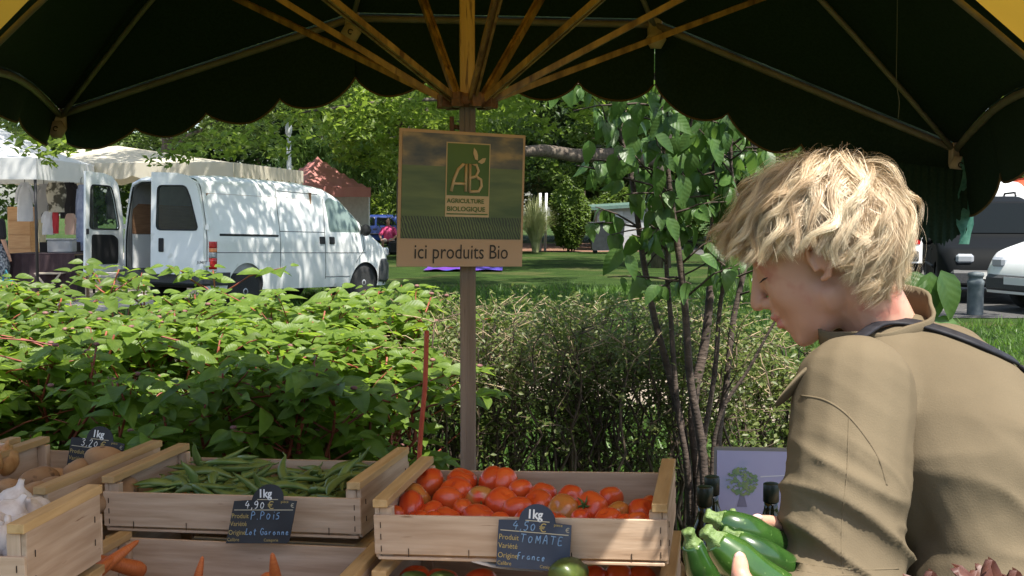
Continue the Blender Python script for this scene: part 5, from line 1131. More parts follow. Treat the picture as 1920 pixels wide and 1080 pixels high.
garment('hanging_shirt', 104, 396, 438, 14, 21.6, rsh, 'red towel hanging beneath the khaki bag', False, 'towel')
garment('hanging_shirt', 132, 400, 440, 24, 21.8, psh, 'peach shirt hanging beneath the black top')
garment('hanging_shirt', 255, 352, 420, 24, 23, bsh, 'blue shirt seen between the open van doors')
garment('hanging_shirt', 78, 412, 470, 16, 22.2, ysh, 'pale yellow cloth hanging low beside the gazebo pole', False)
garment('hanging_shirt', 210, 350, 410, 20, 22.6, blk, 'dark top seen through the open door window')
# drawers, tables, boxes of the clothes stall
def drawers():
    c = P(38, 495, 23.4); w = 44 / FPX * 23.4; h = P(0, 388, 23.4).z; r = empty('drawer_chest', (c.x, c.y, 0)); tag(r, 'tall stack of plain wooden drawers behind the hanging shirts', 'drawers')
    m = mat('pine_board', (.5, .27, .12), (.6, .36, .18), rough=.6, scale=4, stretch=(1, 1, 6)); MB().box((-w / 2, 0, 0), (w / 2, .4, h), bev=.01).build('carcass', m, r)
    for k in range(6): MB().box((-w / 2 + .02, -.015, h * k / 6 + .015), (w / 2 - .02, 0, h * (k + 1) / 6 - .015), bev=.004).build('drawer', m, r)
drawers()
c = P(92, 520, 20.6); plum = mat('plum_cloth', (.035, .018, .022), (.06, .035, .04), rough=.9, scale=5); r = empty('display_table', (c.x, c.y, 0), (0, 0, RAD(-8))); tag(r, 'display table under a dark plum cloth beside the gazebo pole', 'table')
MB().box((-.52, -.3, .78), (.62, .35, .80)).build('table_top', trest, r)
mb = MB(); V = []; Fc = []
for k in range(49):
    t = k / 48; x = -.53 + 1.16 * t; q = .02 * math.sin(k * 1.1); V += [(x, -.31, .805), (x * 1.05, -.33 + q, .45), (x * 1.08, -.34 + q * 1.6, .1)]
for k in range(48): Fc += [(3 * k, 3 * k + 1, 3 * k + 4, 3 * k + 3), (3 * k + 1, 3 * k + 2, 3 * k + 5, 3 * k + 4)]
mb.add(V, Fc, True); mb.box((-.54, -.315, .802), (.64, .36, .81)); mb.build('cloth', plum, r, fix=False)
for x in (-.45, .55): 
    for y in (-.2, .28): MB().box((x - .02, y - .02, 0), (x + .02, y + .02, .78)).build('leg', trest, r)
c = P(108, 470, 21.4); o = MB().box((-.3, -.2, 0), (.35, .2, c.z + .15 - .0), bev=.01).build('black_plinth', blk, loc=(c.x, c.y + .15, 0)); tag(o, 'black cloth-covered plinth behind the clear plastic box', 'plinth')
c = P(115, 470, 20.7); r = empty('plastic_box', (c.x, c.y, .812)); tag(r, 'clear plastic storage box on the plum table', 'box'); pm = mat('cloudy_plastic', (.5, .5, .52), (.62, .62, .64), rough=.35, scale=6, trans=.4)
MB().box((-.2, -.12, 0), (.22, .14, .22), bev=.02).build('tub', pm, r); MB().box((-.215, -.135, .221), (.235, .155, .24), bev=.006).build('lid', pm, r)
c = P(90, 535, 20); r = empty('folding_stool', (c.x, c.y, 0)); tag(r, 'crossed pale legs of a folding stool by the gazebo pole', 'stool'); pw = mat('pale_wood', (.5, .42, .33), rough=.7)
for s in (-1, 1): MB().tube([(-.2 * s, 0, 0), (.2 * s, 0, .48)], .018, 6).build('leg', pw, r, fix=False); MB().tube([(-.2 * s, .3, 0), (.2 * s, .3, .48)], .018, 6).build('leg', pw, r, fix=False)
MB().box((-.22, -.02, .48), (.22, .32, .5)).build('seat', pw, r)
# lamp post
c = P(543, 400, 34); r = empty('lamp_post', (c.x, c.y, 0)); tag(r, 'slim white lamp post in front of the red gazebo', 'lamp post'); lm = mat('lamp_white', (.66, .68, .7), rough=.4)
MB().tube([(0, 0, 0), (0, 0, 1.2), (0, 0, P(543, 250, 34).z)], [.085, .075, .06], 12).build('pole', lm, r, fix=False)
zt = P(543, 242, 34).z; MB().lathe([(.05, zt - .2), (.09, zt - .1), (.1, zt + .05), (.06, zt + .16), (.005, zt + .18)], 12).build('lamp_head', lm, r, fix=False)
# bin and shed
c = P(1137, 476, 45); r = empty('rubbish_bin', (c.x, c.y, 0)); tag(r, 'dark wheeled rubbish container on the far lawn', 'bin'); bm_ = mat('bin_plastic', (.018, .022, .026), (.03, .035, .04), rough=.6)
V = [(-.54, -.4, .12), (.54, -.4, .12), (.54, .4, .12), (-.54, .4, .12), (-.64, -.48, 1.1), (.64, -.48, 1.1), (.64, .48, 1.1), (-.64, .48, 1.1)]; MB().add(V, [(0, 3, 2, 1), (4, 5, 6, 7), (0, 1, 5, 4), (1, 2, 6, 5), (2, 3, 7, 6), (3, 0, 4, 7)]).build('bin_body', bm_, r)
MB().box((-.68, -.52, 1.101), (.68, .52, 1.16), bev=.02).build('bin_lid', bm_, r)
for x in (-.42, .42):
    for y in (-.3, .3): MB().lathe([(.002, -.02), (.07, -.02), (.07, .02), (.002, .02)], 12, Matrix.Translation((x, y, .07)) @ Matrix.Rotation(math.pi / 2, 4, 'X')).build('wheel', tyre_m, r)
c = P(1160, 470, 48); r = empty('garden_shed', (c.x, c.y, 0)); tag(r, 'small grey shed with green roof behind the bin', 'shed'); zr = P(0, 380, 48).z
MB().box((-.85, 0, 0), (1.6, 1.6, zr - .18)).build('wall', mat('grey_cladding', (.3, .31, .33), (.42, .43, .45), rough=.6, scale=2, stretch=(1, 1, 4)), r)
MB().add([(-1.15, -.25, zr - .3), (1.8, -.25, zr - .12), (1.8, 1.8, zr - .02), (-1.15, 1.8, zr - .2), (-1.15, -.25, zr - .17), (1.8, -.25, zr + .01), (1.8, 1.8, zr + .11), (-1.15, 1.8, zr - .07)], [(0, 3, 2, 1), (4, 5, 6, 7), (0, 1, 5, 4), (1, 2, 6, 5), (2, 3, 7, 6), (3, 0, 4, 7)]).build('roof', mat('green_roof', (.06, .12, .1), (.1, .16, .14), rough=.6), r)
MB().box((-.65, -.01, .5), (.15, -.001, zr - .35)).build('panel', mat('pale_panel', (.5, .52, .56), rough=.3), r)
for px, lab in ((1013, 'white post left of the ivy column'), (1022, 'second white post touching the ivy column')):
    c = P(px, 400, 47.5); o = MB().tube([(0, 0, 0), (.05 if px > 1015 else 0, 0, P(0, 362, 47.5).z)], .05, 8).build('white_post', lm, None, False, loc=(c.x, c.y, 0)); tag(o, lab, 'post')
# purple sheet on the lawn
c = P(870, 503, 31.5); V = []; Fc = []
for i in range(25):
    for j in range(13): x = (i / 12 - 1) * 1.0; y = (j / 6 - 1) * .8; q = 1 if x * x + (y / .8) ** 2 < 1.1 else .97; V.append((x, y, .05 + .05 * mnoise.noise(Vector((x * 3, y * 3, 0))) * (1 - .2 * x * x)))
for i in range(24):
    for j in range(12): k = i * 13 + j; Fc.append((k, k + 13, k + 14, k + 1))
o = obj('play_sheet', mesh_np('play_sheet', V, Fc, True), mat('purple_nylon', (.14, .03, .3), (.05, .06, .36), rough=.5, scale=1.2), loc=(c.x, c.y, 0)); tag(o, 'purple and blue sheet spread on the shaded lawn', 'sheet')
# ------------------------------------------------------------------ people in the background
skin_far = mat('far_skin', (.5, .28, .19), rough=.6, sss=.05)
def far_person(loc, rz, joints, label, clothes, hairm, vox=.016):
    """joints: dict of body points; clothes: list of (name, material, [(p,r,q,s)...])"""
    r = empty('person', loc, (0, 0, rz)); tag(r, label, 'person')
    mb = MB(); J = joints
    mb.ellip(J['head'], (.085, .075, .11)); mb.ellip(Vector(J['head']) + Vector((.085, 0, -.015)), (.018, .012, .02)); mb.cap(J['neck'], .055, Vector(J['head']) - Vector((0, 0, .07)), .05)
    mb.cap(J['hip'], .14, J['chest'], .15); mb.cap(J['chest'], .14, J['neck'], .06)
    for s in ('l', 'r'):
        mb.chain([J['sh' + s], J['el' + s], J['wr' + s]], [.055, .042, .03]); h = Vector(J['wr' + s]); dirh = (h - Vector(J['el' + s])).normalized(); mb.cap(h, .03, h + dirh * .08, .026)
        for f in (-.03, -.01, .01, .03): mb.cap(h + dirh * .08 + Vector((0, f, 0)), .011, h + dirh * .15 + Vector((0, f * 1.1, -.02)), .009)
        mb.chain([J['hp' + s], J['kn' + s], J['an' + s]], [.085, .058, .04]); a = Vector(J['an' + s]); mb.cap(a - Vector((.02, 0, .03)), .035, a + Vector((.15, 0, -.05)), .03)
    obj('body', remesh(mb, vox, 2), skin_far, r)
    hb = MB(); hb.ellip(Vector(J['head']) + Vector((-.02, 0, .025)), (.088, .086, .105)); obj('hair', remesh(hb, .02, 1), hairm, r)
    for nm, m, caps in clothes:
        cb = MB(); [cb.cap(*c_) for c_ in caps]; obj(nm, remesh(cb, vox, 3), m, r)
    return r
sit = dict(head=(.1, 0, 1.18), neck=(.05, 0, 1.0), chest=(.03, 0, .85), hip=(-.05, 0, .5), shl=(.03, .2, .92), ell=(.12, .3, .68), wrl=(.3, .22, .56), shr=(.03, -.2, .92), elr=(.12, -.3, .68), wrr=(.3, -.22, .56), hpl=(0, .1, .48), knl=(.42, .14, .48), anl=(.45, .13, .09), hpr=(0, -.1, .48), knr=(.42, -.14, .48), anr=(.48, -.13, .09))
c = P(729, 470, 44); pinkm = mat('pink_cotton', (.75, .07, .22), (.8, .12, .3), rough=.85)
far_person((c.x, c.y, 0), RAD(-95), sit, 'seated person in a bright pink shirt beyond the van bonnet', [('shirt', pinkm, [((-.04, 0, .55), .19, (.02, 0, .85), .2), ((.03, .19, .9), .09, (.1, .28, .72), .07), ((.03, -.19, .9), .09, (.1, -.28, .72), .07), ((.02, 0, .86), .19, (.05, 0, .96), .1)]), ('shorts', mat('pale_shorts', (.5, .42, .38), rough=.9), [((-.05, .1, .47), .12, (.3, .13, .49), .09), ((-.05, -.1, .47), .12, (.3, -.13, .49), .09)])], mat('grey_hair', (.15, .09, .05), rough=.8))
def folding_chair(loc, rz, label):
    r = empty('folding_chair', loc, (0, 0, rz)); tag(r, label, 'chair'); fm = mat('chair_frame', (.1, .1, .11), rough=.4, metal=.5)
    MB().box((-.24, -.24, .32), (.22, .24, .335)).build('seat', blk, r); MB().box((-.27, -.24, .36), (-.25, .24, .8)).build('backrest', blk, r)
    for x in (-.24, .2):
        for y in (-.23, .23): MB().tube([(x, y, 0), (x, y, .33)], .014, 6).build('leg', fm, r, fix=False)
folding_chair((c.x, c.y, 0), RAD(-95), 'low folding chair under the seated person in pink')
c2 = P(768, 472, 45.5)
far_person((c2.x, c2.y, 0), RAD(-120), sit, 'seated person in red half hidden by the sign board', [('shirt', rsh, [((-.04, 0, .55), .18, (.02, 0, .85), .19), ((.03, .19, .9), .08, (.1, .28, .72), .06), ((.03, -.19, .9), .08, (.1, -.28, .72), .06)]), ('trousers', blk, [((-.05, .1, .47), .12, (.42, .14, .48), .08), ((-.05, -.1, .47), .12, (.42, -.14, .48), .08), ((.42, .14, .48), .08, (.46, .13, .15), .06), ((.42, -.14, .48), .08, (.48, -.13, .15), .06)])], mat('dark_hair', (.04, .025, .02), rough=.7))
folding_chair((c2.x, c2.y, 0), RAD(-120), 'low folding chair under the person in red')
c3 = P(757, 468, 44.6); mb = MB().ellip((0, 0, .2), (.2, .16, .2), n=16, m=10); mb.tube([(-.12, 0, .36), (0, 0, .52), (.12, 0, .36)], .015, 6); o = mb.build('shopping_bag', mat('mint_bag', (.1, .45, .36), rough=.6), None, False, loc=(c3.x, c3.y, 0)); tag(o, 'mint green bag on the grass by the seated people', 'bag')
mb = MB().box((-.25, -.2, .02), (.25, .2, .5), bev=.08); o = mb.build('cool_box', mat('dark_bag', (.02, .02, .025), rough=.6), loc=(P(742, 470, 43.5).x, 43.5, 0)); tag(o, 'dark bag with pale clips beside the person in pink', 'bag')
std = dict(head=(.02, 0, 1.56), neck=(0, 0, 1.4), chest=(0, 0, 1.22), hip=(0, 0, .92), shl=(0, .19, 1.33), ell=(-.02, .25, 1.07), wrl=(.06, .26, .84), shr=(0, -.19, 1.33), elr=(-.02, -.25, 1.07), wrr=(.06, -.26, .84), hpl=(0, .09, .88), knl=(.03, .1, .48), anl=(-.02, .1, .08), hpr=(0, -.09, .88), knr=(-.02, -.1, .48), anr=(-.06, -.1, .08))
c = P(2, 540, 20.2)
far_person((c.x - .1, c.y, 0), RAD(60), std, 'standing person in a dark top and patterned skirt at the left edge', [('top', blk, [((0, 0, .95), .17, (0, 0, 1.22), .185), ((0, 0, 1.22), .18, (0, 0, 1.36), .1), ((0, .18, 1.32), .08, (-.02, .25, 1.1), .065), ((0, -.18, 1.32), .08, (-.02, -.25, 1.1), .065)]), ('skirt', fl, [((0, 0, .95), .175, (0, .03, .58), .23), ((0, 0, .95), .175, (0, -.03, .58), .23)])], mat('dark_hair', (.04, .025, .02)))
c = P(12, 530, 19.9); mb = MB(); V = [(-.1, -.05, 0), (.1, -.05, 0), (.1, .05, 0), (-.1, .05, 0), (-.12, -.03, .34), (.12, -.03, .34), (.12, .03, .34), (-.12, .03, .34)]; mb.add(V, [(0, 3, 2, 1), (4, 5, 6, 7), (0, 1, 5, 4), (1, 2, 6, 5), (2, 3, 7, 6), (3, 0, 4, 7)]); mb.tube([(-.06, 0, .34), (0, 0, .5), (.06, 0, .34)], .01, 5); o = mb.build('carrier_bag', mat('teal_bag', (.04, .28, .36), rough=.5), loc=(c.x, c.y, .05)); tag(o, 'teal carrier bag by the standing person at the left edge', 'bag')
# ------------------------------------------------------------------ the woman at the right
skin = mat('skin', (.50, .255, .175), (.57, .32, .23), rough=.5, scale=14, sss=.12, bump=.12, bscale=180, bdist=.002, spots=((.47, .2, .145), 16, .58))
jacket_m = mat('olive_cotton', (.116, .09, .055), (.144, .113, .07), rough=.9, scale=5, bump=.25, bscale=420, bdist=.0015, spec=.2, detail=8)
hair_m = mat('blonde_hair', (.34, .21, .105), (.9, .76, .54), rough=.38, attr='tone', spec=.5, trans=.12)
trouser_m = mat('dark_denim', (.03, .035, .05), (.05, .055, .075), rough=.9, scale=40)
def woman():
    global rng
    rng = np.random.default_rng(101); random.seed(101)
    earp = P(1532, 497, 1.78)
    base = Vector((.62, 1.72, 0)); root = empty('person', base); tag(root, 'blonde woman in an olive jacket bending over the produce with courgettes in hand', 'person')
    # head frame: origin at the ear line, x forward, y to her left, z up
    yaw = math.pi - RAD(23); tilt = RAD(27)
    f = Vector((math.cos(yaw), math.sin(yaw), 0)); lf = Vector((-f.y, f.x, 0)); fw = f * math.cos(tilt) - Vector((0, 0, math.sin(tilt))); up = f * math.sin(tilt) + Vector((0, 0, math.cos(tilt)))
    HO = earp - lf * .074
    H = basis(fw, lf, up, HO)
    def h(*p): return H @ Vector(p)
    mb = MB()
    E = lambda c, r, n=24, m=16: mb.ellip(c, r, H, n, m)
    E((-.012, 0, .052), (.096, .074, .084)); E((.036, 0, .02), (.064, .064, .078)); E((.040, 0, -.022), (.058, .0585, .062)); E((.048, 0, -.06), (.046, .045, .042)); E((.077, 0, -.088), (.021, .024, .019)); E((.05, 0, .062), (.05, .06, .045)); E((.012, 0, -.045), (.05, .058, .04))
    for s in (-1, 1):
        E((.062, s * .03, -.012), (.033, .026, .036)); E((.083, s * .022, .045), (.014, .026, .011)); E((.078, s * .031, .024), (.0135, .0155, .0125)); E((.104, s * .0115, -.018), (.011, .0095, .009))
    mb.cap((.093, 0, .038), .0095, (.118, 0, -.010), .0125, H); E((.119, 0, -.013), (.0125, .0125, .011))
    E((.098, 0, -.0415), (.014, .023, .0072)); E((.0945, 0, -.0565), (.0145, .0205, .0075)); E((.088, 0, -.034), (.018, .024, .016)); E((.08, 0, -.062), (.018, .026, .022))
    for s in (-1, 1):     # ears
        ys = s * .079
        pts = [(.004, ys, -.006), (.006, ys, .012), (.002, ys + s * .006, .026), (-.01, ys + s * .01, .033), (-.022, ys + s * .011, .026), (-.026, ys + s * .01, .01), (-.02, ys + s * .008, -.008), (-.01, ys + s * .004, -.02), (.0, ys, -.022)]
        mb.chain(pts, [.0042] * 6 + [.0045, .0062, .0052], H, 8); E((-.01, ys - s * .002, .006), (.013, .005, .02), 12, 8)
    # torso frame
    a = RAD(40); bf = Vector((-math.cos(a), math.sin(a), 0)); bl = Vector((-bf.y, bf.x, 0)); ln = RAD(30); ax = bf * math.sin(ln) + Vector((0, 0, math.cos(ln)))
    NB = P(1655, 640, 1.86); fr = bf * math.cos(ln) - Vector((0, 0, math.sin(ln)))       # front normal of the chest
    T = basis(fr, bl, ax, NB)
    def t(*p): return T @ Vector(p)
    nk = h(-.035, 0, -.06)
    mb.cap(nk, .05, t(-.005, 0, -.01), .056); mb.cap(h(-.01, 0, -.03), .05, nk, .05); mb.cap(t(0, 0, -.03), .07, t(.02, 0, -.2), .12)
    SL, SR = t(0, .165, -.07), t(0, -.165, -.07)
    EL, WL = P(1592, 1130, 1.58), P(1462, 1178, 1.45); ER, WR = P(1700, 1090, 1.92), P(1545, 1010, 1.70)
    PV = t(-.03, 0, -.5)
    mb.cap(t(.02, 0, -.2), .12, PV, .13)
    mb.chain([SL, EL, WL], [.05, .04, .027]); mb.chain([SR, ER, WR], [.05, .04, .027])
    HLb, HRb = PV + bl * .09, PV - bl * .09
    KL, KR = Vector((HLb.x - .03, HLb.y + .05, .5)), Vector((HRb.x - .03, HRb.y + .05, .5)); AL, AR = Vector((HLb.x + .02, HLb.y, .09)), Vector((HRb.x + .03, HRb.y, .09))
    for hp, k, an in ((HLb, KL, AL), (HRb, KR, AR)): mb.chain([hp, k, an], [.09, .06, .042]); mb.cap(an - Vector((0, 0, .04)), .04, an + bf * .16 - Vector((0, 0, .055)), .032)
    # hands: palm and five unequal fingers closing on the courgettes
    def hand(w, palm_dir, side, palm_n, fing, thumb):
        pd = palm_dir.normalized(); pn = (palm_n - pd * palm_n.dot(pd)).normalized(); sd = pd.cross(pn)
        for q in (-.026, -.009, .009, .026): mb.cap(w + sd * q * .7, .016, w + pd * .075 + sd * q, .0125, n=10)
        for q, chain_, rr in fing: mb.chain([w + pd * .075 + sd * q] + chain_, rr, n=10)
        mb.chain(thumb[0], thumb[1], n=10)
    # far hand: index and other fingers reach over the courgettes from behind, tip towards the left
    wr = WR; p_ = lambda x, y, Y: P(x, y, Y)
    ir = [.0098, .0092, .0086, .0072]
    mb.chain([p_(1535, 1000, 1.69), p_(1500, 990, 1.66), p_(1475, 985, 1.645), p_(1445, 979, 1.63), p_(1416, 975, 1.615)], [.013, .0115, .0105, .0098, .0078], n=12)
    mb.chain([p_(1535, 1010, 1.70), p_(1498, 1003, 1.675), p_(1470, 1004, 1.67), p_(1450, 1010, 1.665)], [.013, .0105, .0095, .0075], n=12)
    mb.chain([p_(1540, 1025, 1.71), p_(1500, 1022, 1.69), p_(1470, 1030, 1.685), p_(1455, 1042, 1.67)], [.013, .0105, .0095, .0075], n=12)
    mb.chain([p_(1545, 1040, 1.71), p_(1508, 1045, 1.695), p_(1482, 1056, 1.68), p_(1470, 1068, 1.66)], [.012, .0095, .0085, .0068], n=12)
    mb.chain([p_(1550, 1005, 1.68), p_(1525, 1035, 1.645), p_(1505, 1060, 1.62)], [.013, .011, .0085], n=12)
    for q in (1000, 1015, 1030, 1042): mb.cap(p_(1560, q, 1.71), .016, p_(1530, q, 1.695), .0135, n=10)
    # near hand: palm under the courgettes, thumb standing up in front of them
    mb.chain([p_(1432, 1128, 1.43), p_(1400, 1100, 1.42), p_(1388, 1078, 1.425), p_(1388, 1058, 1.44), p_(1387, 1046, 1.452)], [.016, .0135, .0115, .0105, .0085], n=12)
    for k, (x, yy) in enumerate(((1330, 1110), (1345, 1118), (1362, 1126), (1382, 1132))):
        mb.cap(WL, .02, p_(1408 + k * 8, 1130, 1.46 + k * .012), .015, n=10)
        mb.chain([p_(1408 + k * 8, 1130, 1.46 + k * .012), p_(x + 30, yy + 8, 1.49 + k * .012), p_(x + 6, yy - 4, 1.53 + k * .012), p_(x, yy - 30, 1.56 + k * .01)], [.014, .0105, .0095, .0075 - .0004 * k], n=12)
    me = remesh(mb, .003, 6, .5)
    M0 = Matrix.Translation(-base); me.transform(M0)
    lip = mat('lip', (.48, .17, .14), (.52, .2, .16), rough=.45, sss=.1); me.materials.append(skin); me.materials.append(lip)
    Hi = H.inverted() @ Matrix.Translation(base); co = vcos(me); A = np.array(Hi); loc = co @ A[:3, :3].T + A[:3, 3]
    # soften cheek and jaw, keep nose, lips and ear crisp
    ed = np.empty(len(me.edges) * 2, np.int32); me.edges.foreach_get('vertices', ed); ed = ed.reshape(-1, 2)
    wt = np.clip((np.abs(loc[:, 1]) - .018) / .012, 0, 1) * (loc[:, 0] > .018) * (loc[:, 0] < .13) * (loc[:, 2] > -.125) * (loc[:, 2] < .10) * (np.abs(loc[:, 1]) < .09)
    wt = np.maximum(wt, ((loc[:, 2] < -.072) & (loc[:, 2] > -.13) & (loc[:, 0] > .0) & (loc[:, 0] < .12) & (np.abs(loc[:, 1]) < .08)).astype(float) * .8)[:, None]
    deg = np.bincount(ed.ravel(), minlength=len(co))[:, None]
    for _k in range(70):
        sm_ = np.zeros_like(co, dtype=np.float64); np.add.at(sm_, ed[:, 0], co[ed[:, 1]]); np.add.at(sm_, ed[:, 1], co[ed[:, 0]]); co = co + wt * .6 * (sm_ / np.maximum(deg, 1) - co)
    me.vertices.foreach_set('co', co.astype(np.float32).ravel()); me.update()
    isl = (loc[:, 0] > .096) & (np.abs(loc[:, 1]) < .022) & (loc[:, 2] < -.0375) & (loc[:, 2] > -.063)
    npol = len(me.polygons); lv = np.empty(len(me.loops), np.int32); me.loops.foreach_get('vertex_index', lv); ls = np.empty(npol, np.int32); me.polygons.foreach_get('loop_start', ls)
    me.polygons.foreach_set('material_index', isl[lv[ls]].astype(np.int32))
    body = obj('body', me, None, root)
    # nails, eyelashes, eyebrow
    nm = mat('nail', (.72, .45, .38), rough=.25, coat=.3)
    nb = MB(); c = p_(1386, 1047, 1.4435) - base; nb.ellip(c, (.0062, .002, .0085), n=12, m=8); nb.build('nail', nm, root, False)
    nb = MB(); c = p_(1420, 971, 1.6085) - base; nb.ellip(c, (.008, .003, .0055), n=12, m=8); nb.build('nail', nm, root, False)
    lb = MB()
    for s in (-1, 1):
        for k in range(26):
            u = k / 25 - .5; p0 = H @ Vector((.087 - .012 * u * u * 4, s * (.031 + u * .026), .0185)); p1 = H @ Vector((.097 - .014 * u * u * 4, s * (.032 + u * .034), .0145)); lb.tube([p0 - base, p1 - base], [.0005, .0002], 3)
    eb = MB()
    for s in (-1, 1):
        for k in range(60):
            u = rng.uniform(-.5, .5); q0 = Vector((.0985 - .03 * max(0, u + .1) ** 1.3 - .006, s * (.027 + u * .036), .046 + .004 * rng.normal() * .4 - .006 * u * u * 4)); eb.tube([H @ q0 - base, H @ (q0 + Vector((-.002, s * .006, .002))) - base], [.0005, .0002], 3)
    eb.build('eyebrow', mat('brow_hair', (.22, .13, .06), rough=.7), root, False)
    lb.build('eyelash', mat('lash', (.03, .018, .012), rough=.7), root, False)
    # ---------------- jacket
    jb = MB(); Z = Matrix.Identity(4)
    def jt(*p): return t(*p)
    jb.ellip((0, 0, -.20), (.125, .185, .2), T, 28, 18); jb.ellip((-.03, 0, -.10), (.095, .165, .10), T, 24, 14); jb.ellip((-.025, 0, -.42), (.15, .2, .26), T, 28, 18); jb.ellip((-.05, 0, -.26), (.12, .19, .26), T, 28, 18)
    jb.cap(t(-.02, .0, -.035), .068, t(-.005, .15, -.085), .072); jb.cap(t(-.02, .0, -.035), .068, t(-.005, -.15, -.085), .072)
    SLj = SL + bl * .012
    sb_ = MB(); sb_.chain([SLj, SLj.lerp(EL, .5) + Vector((-.012, -.012, 0)), EL, EL.lerp(WL, .5)], [.086, .082, .076, .056]); jb.chain([SR, ER, ER.lerp(WR, .72)], [.08, .072, .05]); jb.cap(SLj, .06, SLj.lerp(EL, .25), .05)
    jb.cap(t(-.02, 0, -.6), .17, t(-.04, 0, -.72), .19)
    Ti = np.array(T.inverted() @ Matrix.Translation(base)); arm_ax = np.array((EL - SL).normalized()); sl = np.array(SL - base)
    def folds(me_, amp, sleeve):
        """pulled ridges: fan from the armpit over the back, rings and diagonals on the sleeve"""
        co = vcos(me_); nr = np.empty(len(co) * 3, np.float32); me_.vertices.foreach_get('normal', nr); nr = nr.reshape(-1, 3)
        L3 = co @ Ti[:3, :3].T + Ti[:3, 3]; ra = (co - sl) @ arm_ax; disp = np.zeros(len(co)); ap = Vector((-.04, .17, -.26))
        for i in range(len(co)):
            p = Vector(L3[i]); d = p - ap; ang = math.atan2(d.z, -d.x * .6 - d.y); rad = d.length
            if sleeve:
                v = Vector((p.x * 5, p.y * 5, ra[i] * 12 + p.x * 9 + p.y * 4)); k = min(1, max(.12, (ra[i] - .05) / .14))
            else:
                v = Vector((p.y * 6.5 - p.z * 4.5 + p.x * 3, p.z * 2.6 + p.y * 2.2, p.x * 3)); k = min(1, max(.08, (-.09 - p.z) / .2)) * (.35 + .65 * math.exp(-max(0, rad - .12) * 3))
            n1 = mnoise.noise(v + Vector((3.7, 1.2, .4))); n2 = mnoise.noise(v * 2.1 + Vector((5, 1, 2))); n3 = mnoise.noise(Vector(L3[i]) * 6)
            disp[i] = amp * k * ((1 - abs(n1)) ** 3 * 1.0 + (1 - abs(n2)) ** 3 * .3 - .35 + .5 * n3)
        co = co + nr * disp[:, None]; me_.vertices.foreach_set('co', co.astype(np.float32).ravel()); me_.update(); return co
    jme = remesh(jb, .006, 10, .5); jme.transform(M0); co = folds(jme, .026, False)
    sme_ = remesh(sb_, .005, 8, .5); sme_.transform(M0); co2 = folds(sme_, .015, True)
    jac = obj('jacket', jme, jacket_m, root)
    obj('sleeve', sme_, jacket_m, jac)
    # collar: a standing band round the neck, folded at the front
    V = []; Fc = []; n = 40; rows = 5
    c0_ = t(.022, .014, .006); za_ = (nk - c0_).normalized(); xa_ = (fr - za_ * fr.dot(za_)).normalized(); cz_ = basis(xa_, za_.cross(xa_), za_, c0_)
    for i in range(n + 1):
        an = RAD(30) + (2 * math.pi - RAD(60)) * i / n       # gap at the front
        for j in range(rows):
            s = j / (rows - 1); R = .074 + .010 * s + .004 * math.sin(i * .8) * s; hh = -.012 + .082 * s - .02 * (max(0, math.cos(an)) * s)
            V.append((R * math.cos(an) * 1.08 - .012, R * math.sin(an), hh))
    b2 = len(V)
    for i in range(n + 1):
        an = RAD(30) + (2 * math.pi - RAD(60)) * i / n
        for j in range(rows):
            s = j / (rows - 1); R = .069 + .010 * s + .004 * math.sin(i * .8) * s; hh = -.012 + .082 * s - .02 * (max(0, math.cos(an)) * s)
            V.append((R * math.cos(an) * 1.08 - .012, R * math.sin(an), hh))
    for i in range(n):
        for j in range(rows - 1):
            q = i * rows + j; Fc.append((q, q + rows, q + rows + 1, q + 1)); Fc.append((b2 + q, b2 + q + 1, b2 + q + rows + 1, b2 + q + rows))
        q = i * rows + rows - 1; Fc.append((q, q + rows, b2 + q + rows, b2 + q))
    for i in (0, n):
        for j in range(rows - 1): q = i * rows + j; Fc.append((q, q + 1, b2 + q + 1, b2 + q))
    cm = MB(); cm.add(V, Fc, True, M0 @ cz_); col_o = cm.build('collar', jacket_m, jac)
    bv = MB()
    for m_ in (jme, sme_): bv.add([Vector(v.co) + base for v in m_.vertices], [p.vertices[:] for p in m_.polygons])
    bvh = BVHTree.FromPolygons([Vector(v) for v in bv.v], bv.f); camo_ = Vector((0, 0, CZ))
    def on(px, py, off=.003):
        d = (P(px, py, 1.0) - camo_).normalized(); q, n, i, dd = bvh.ray_cast(camo_, d)
        return (q + n * off - base, n) if q else None
    def seam(pts, rad=.0019, off=-.0007, name='seam', m=None):
        pp = [on(p.x, p.y, off) for p in [Vector((x, y, 0)) for x, y in [(q.x, q.y) for q in catmull([(x, y, 0) for x, y in pts], 8)]]]
        pp = [p[0] for p in pp if p]
        if len(pp) > 3: MB().tube(pp, rad, 5).build(name, m or jacket_m, jac, False)
    seam([(1502, 742), (1545, 750), (1585, 775), (1620, 815), (1648, 860), (1663, 910)])
    seam([(1592, 775), (1590, 830), (1588, 890), (1580, 960), (1578, 1020), (1580, 1075)], .0014)
    seam([(1482, 1052), (1540, 1062), (1610, 1068), (1685, 1066)], .0016); seam([(1480, 1066), (1540, 1076), (1600, 1079)], .0016)
    # lapel / placket hanging forward below the chin
    lp = []; 
    LP = [((1556, 668), (1530, 690)), ((1528, 672), (1505, 715)), ((1502, 690), (1490, 735)), ((1482, 715), (1470, 752)), ((1462, 742), (1452, 765))]
    V = []; Fc = []
    for k, (p0, p1) in enumerate(LP):
        Yk = 1.70 - .005 * k
        V += [P(*p0, Yk) - base, P((p0[0] + p1[0]) / 2 - 6, (p0[1] + p1[1]) / 2, Yk - .02) - base, P(*p1, Yk + .005) - base]
    k0 = len(V); V += [v + Vector((.004, .012, -.006)) for v in V]
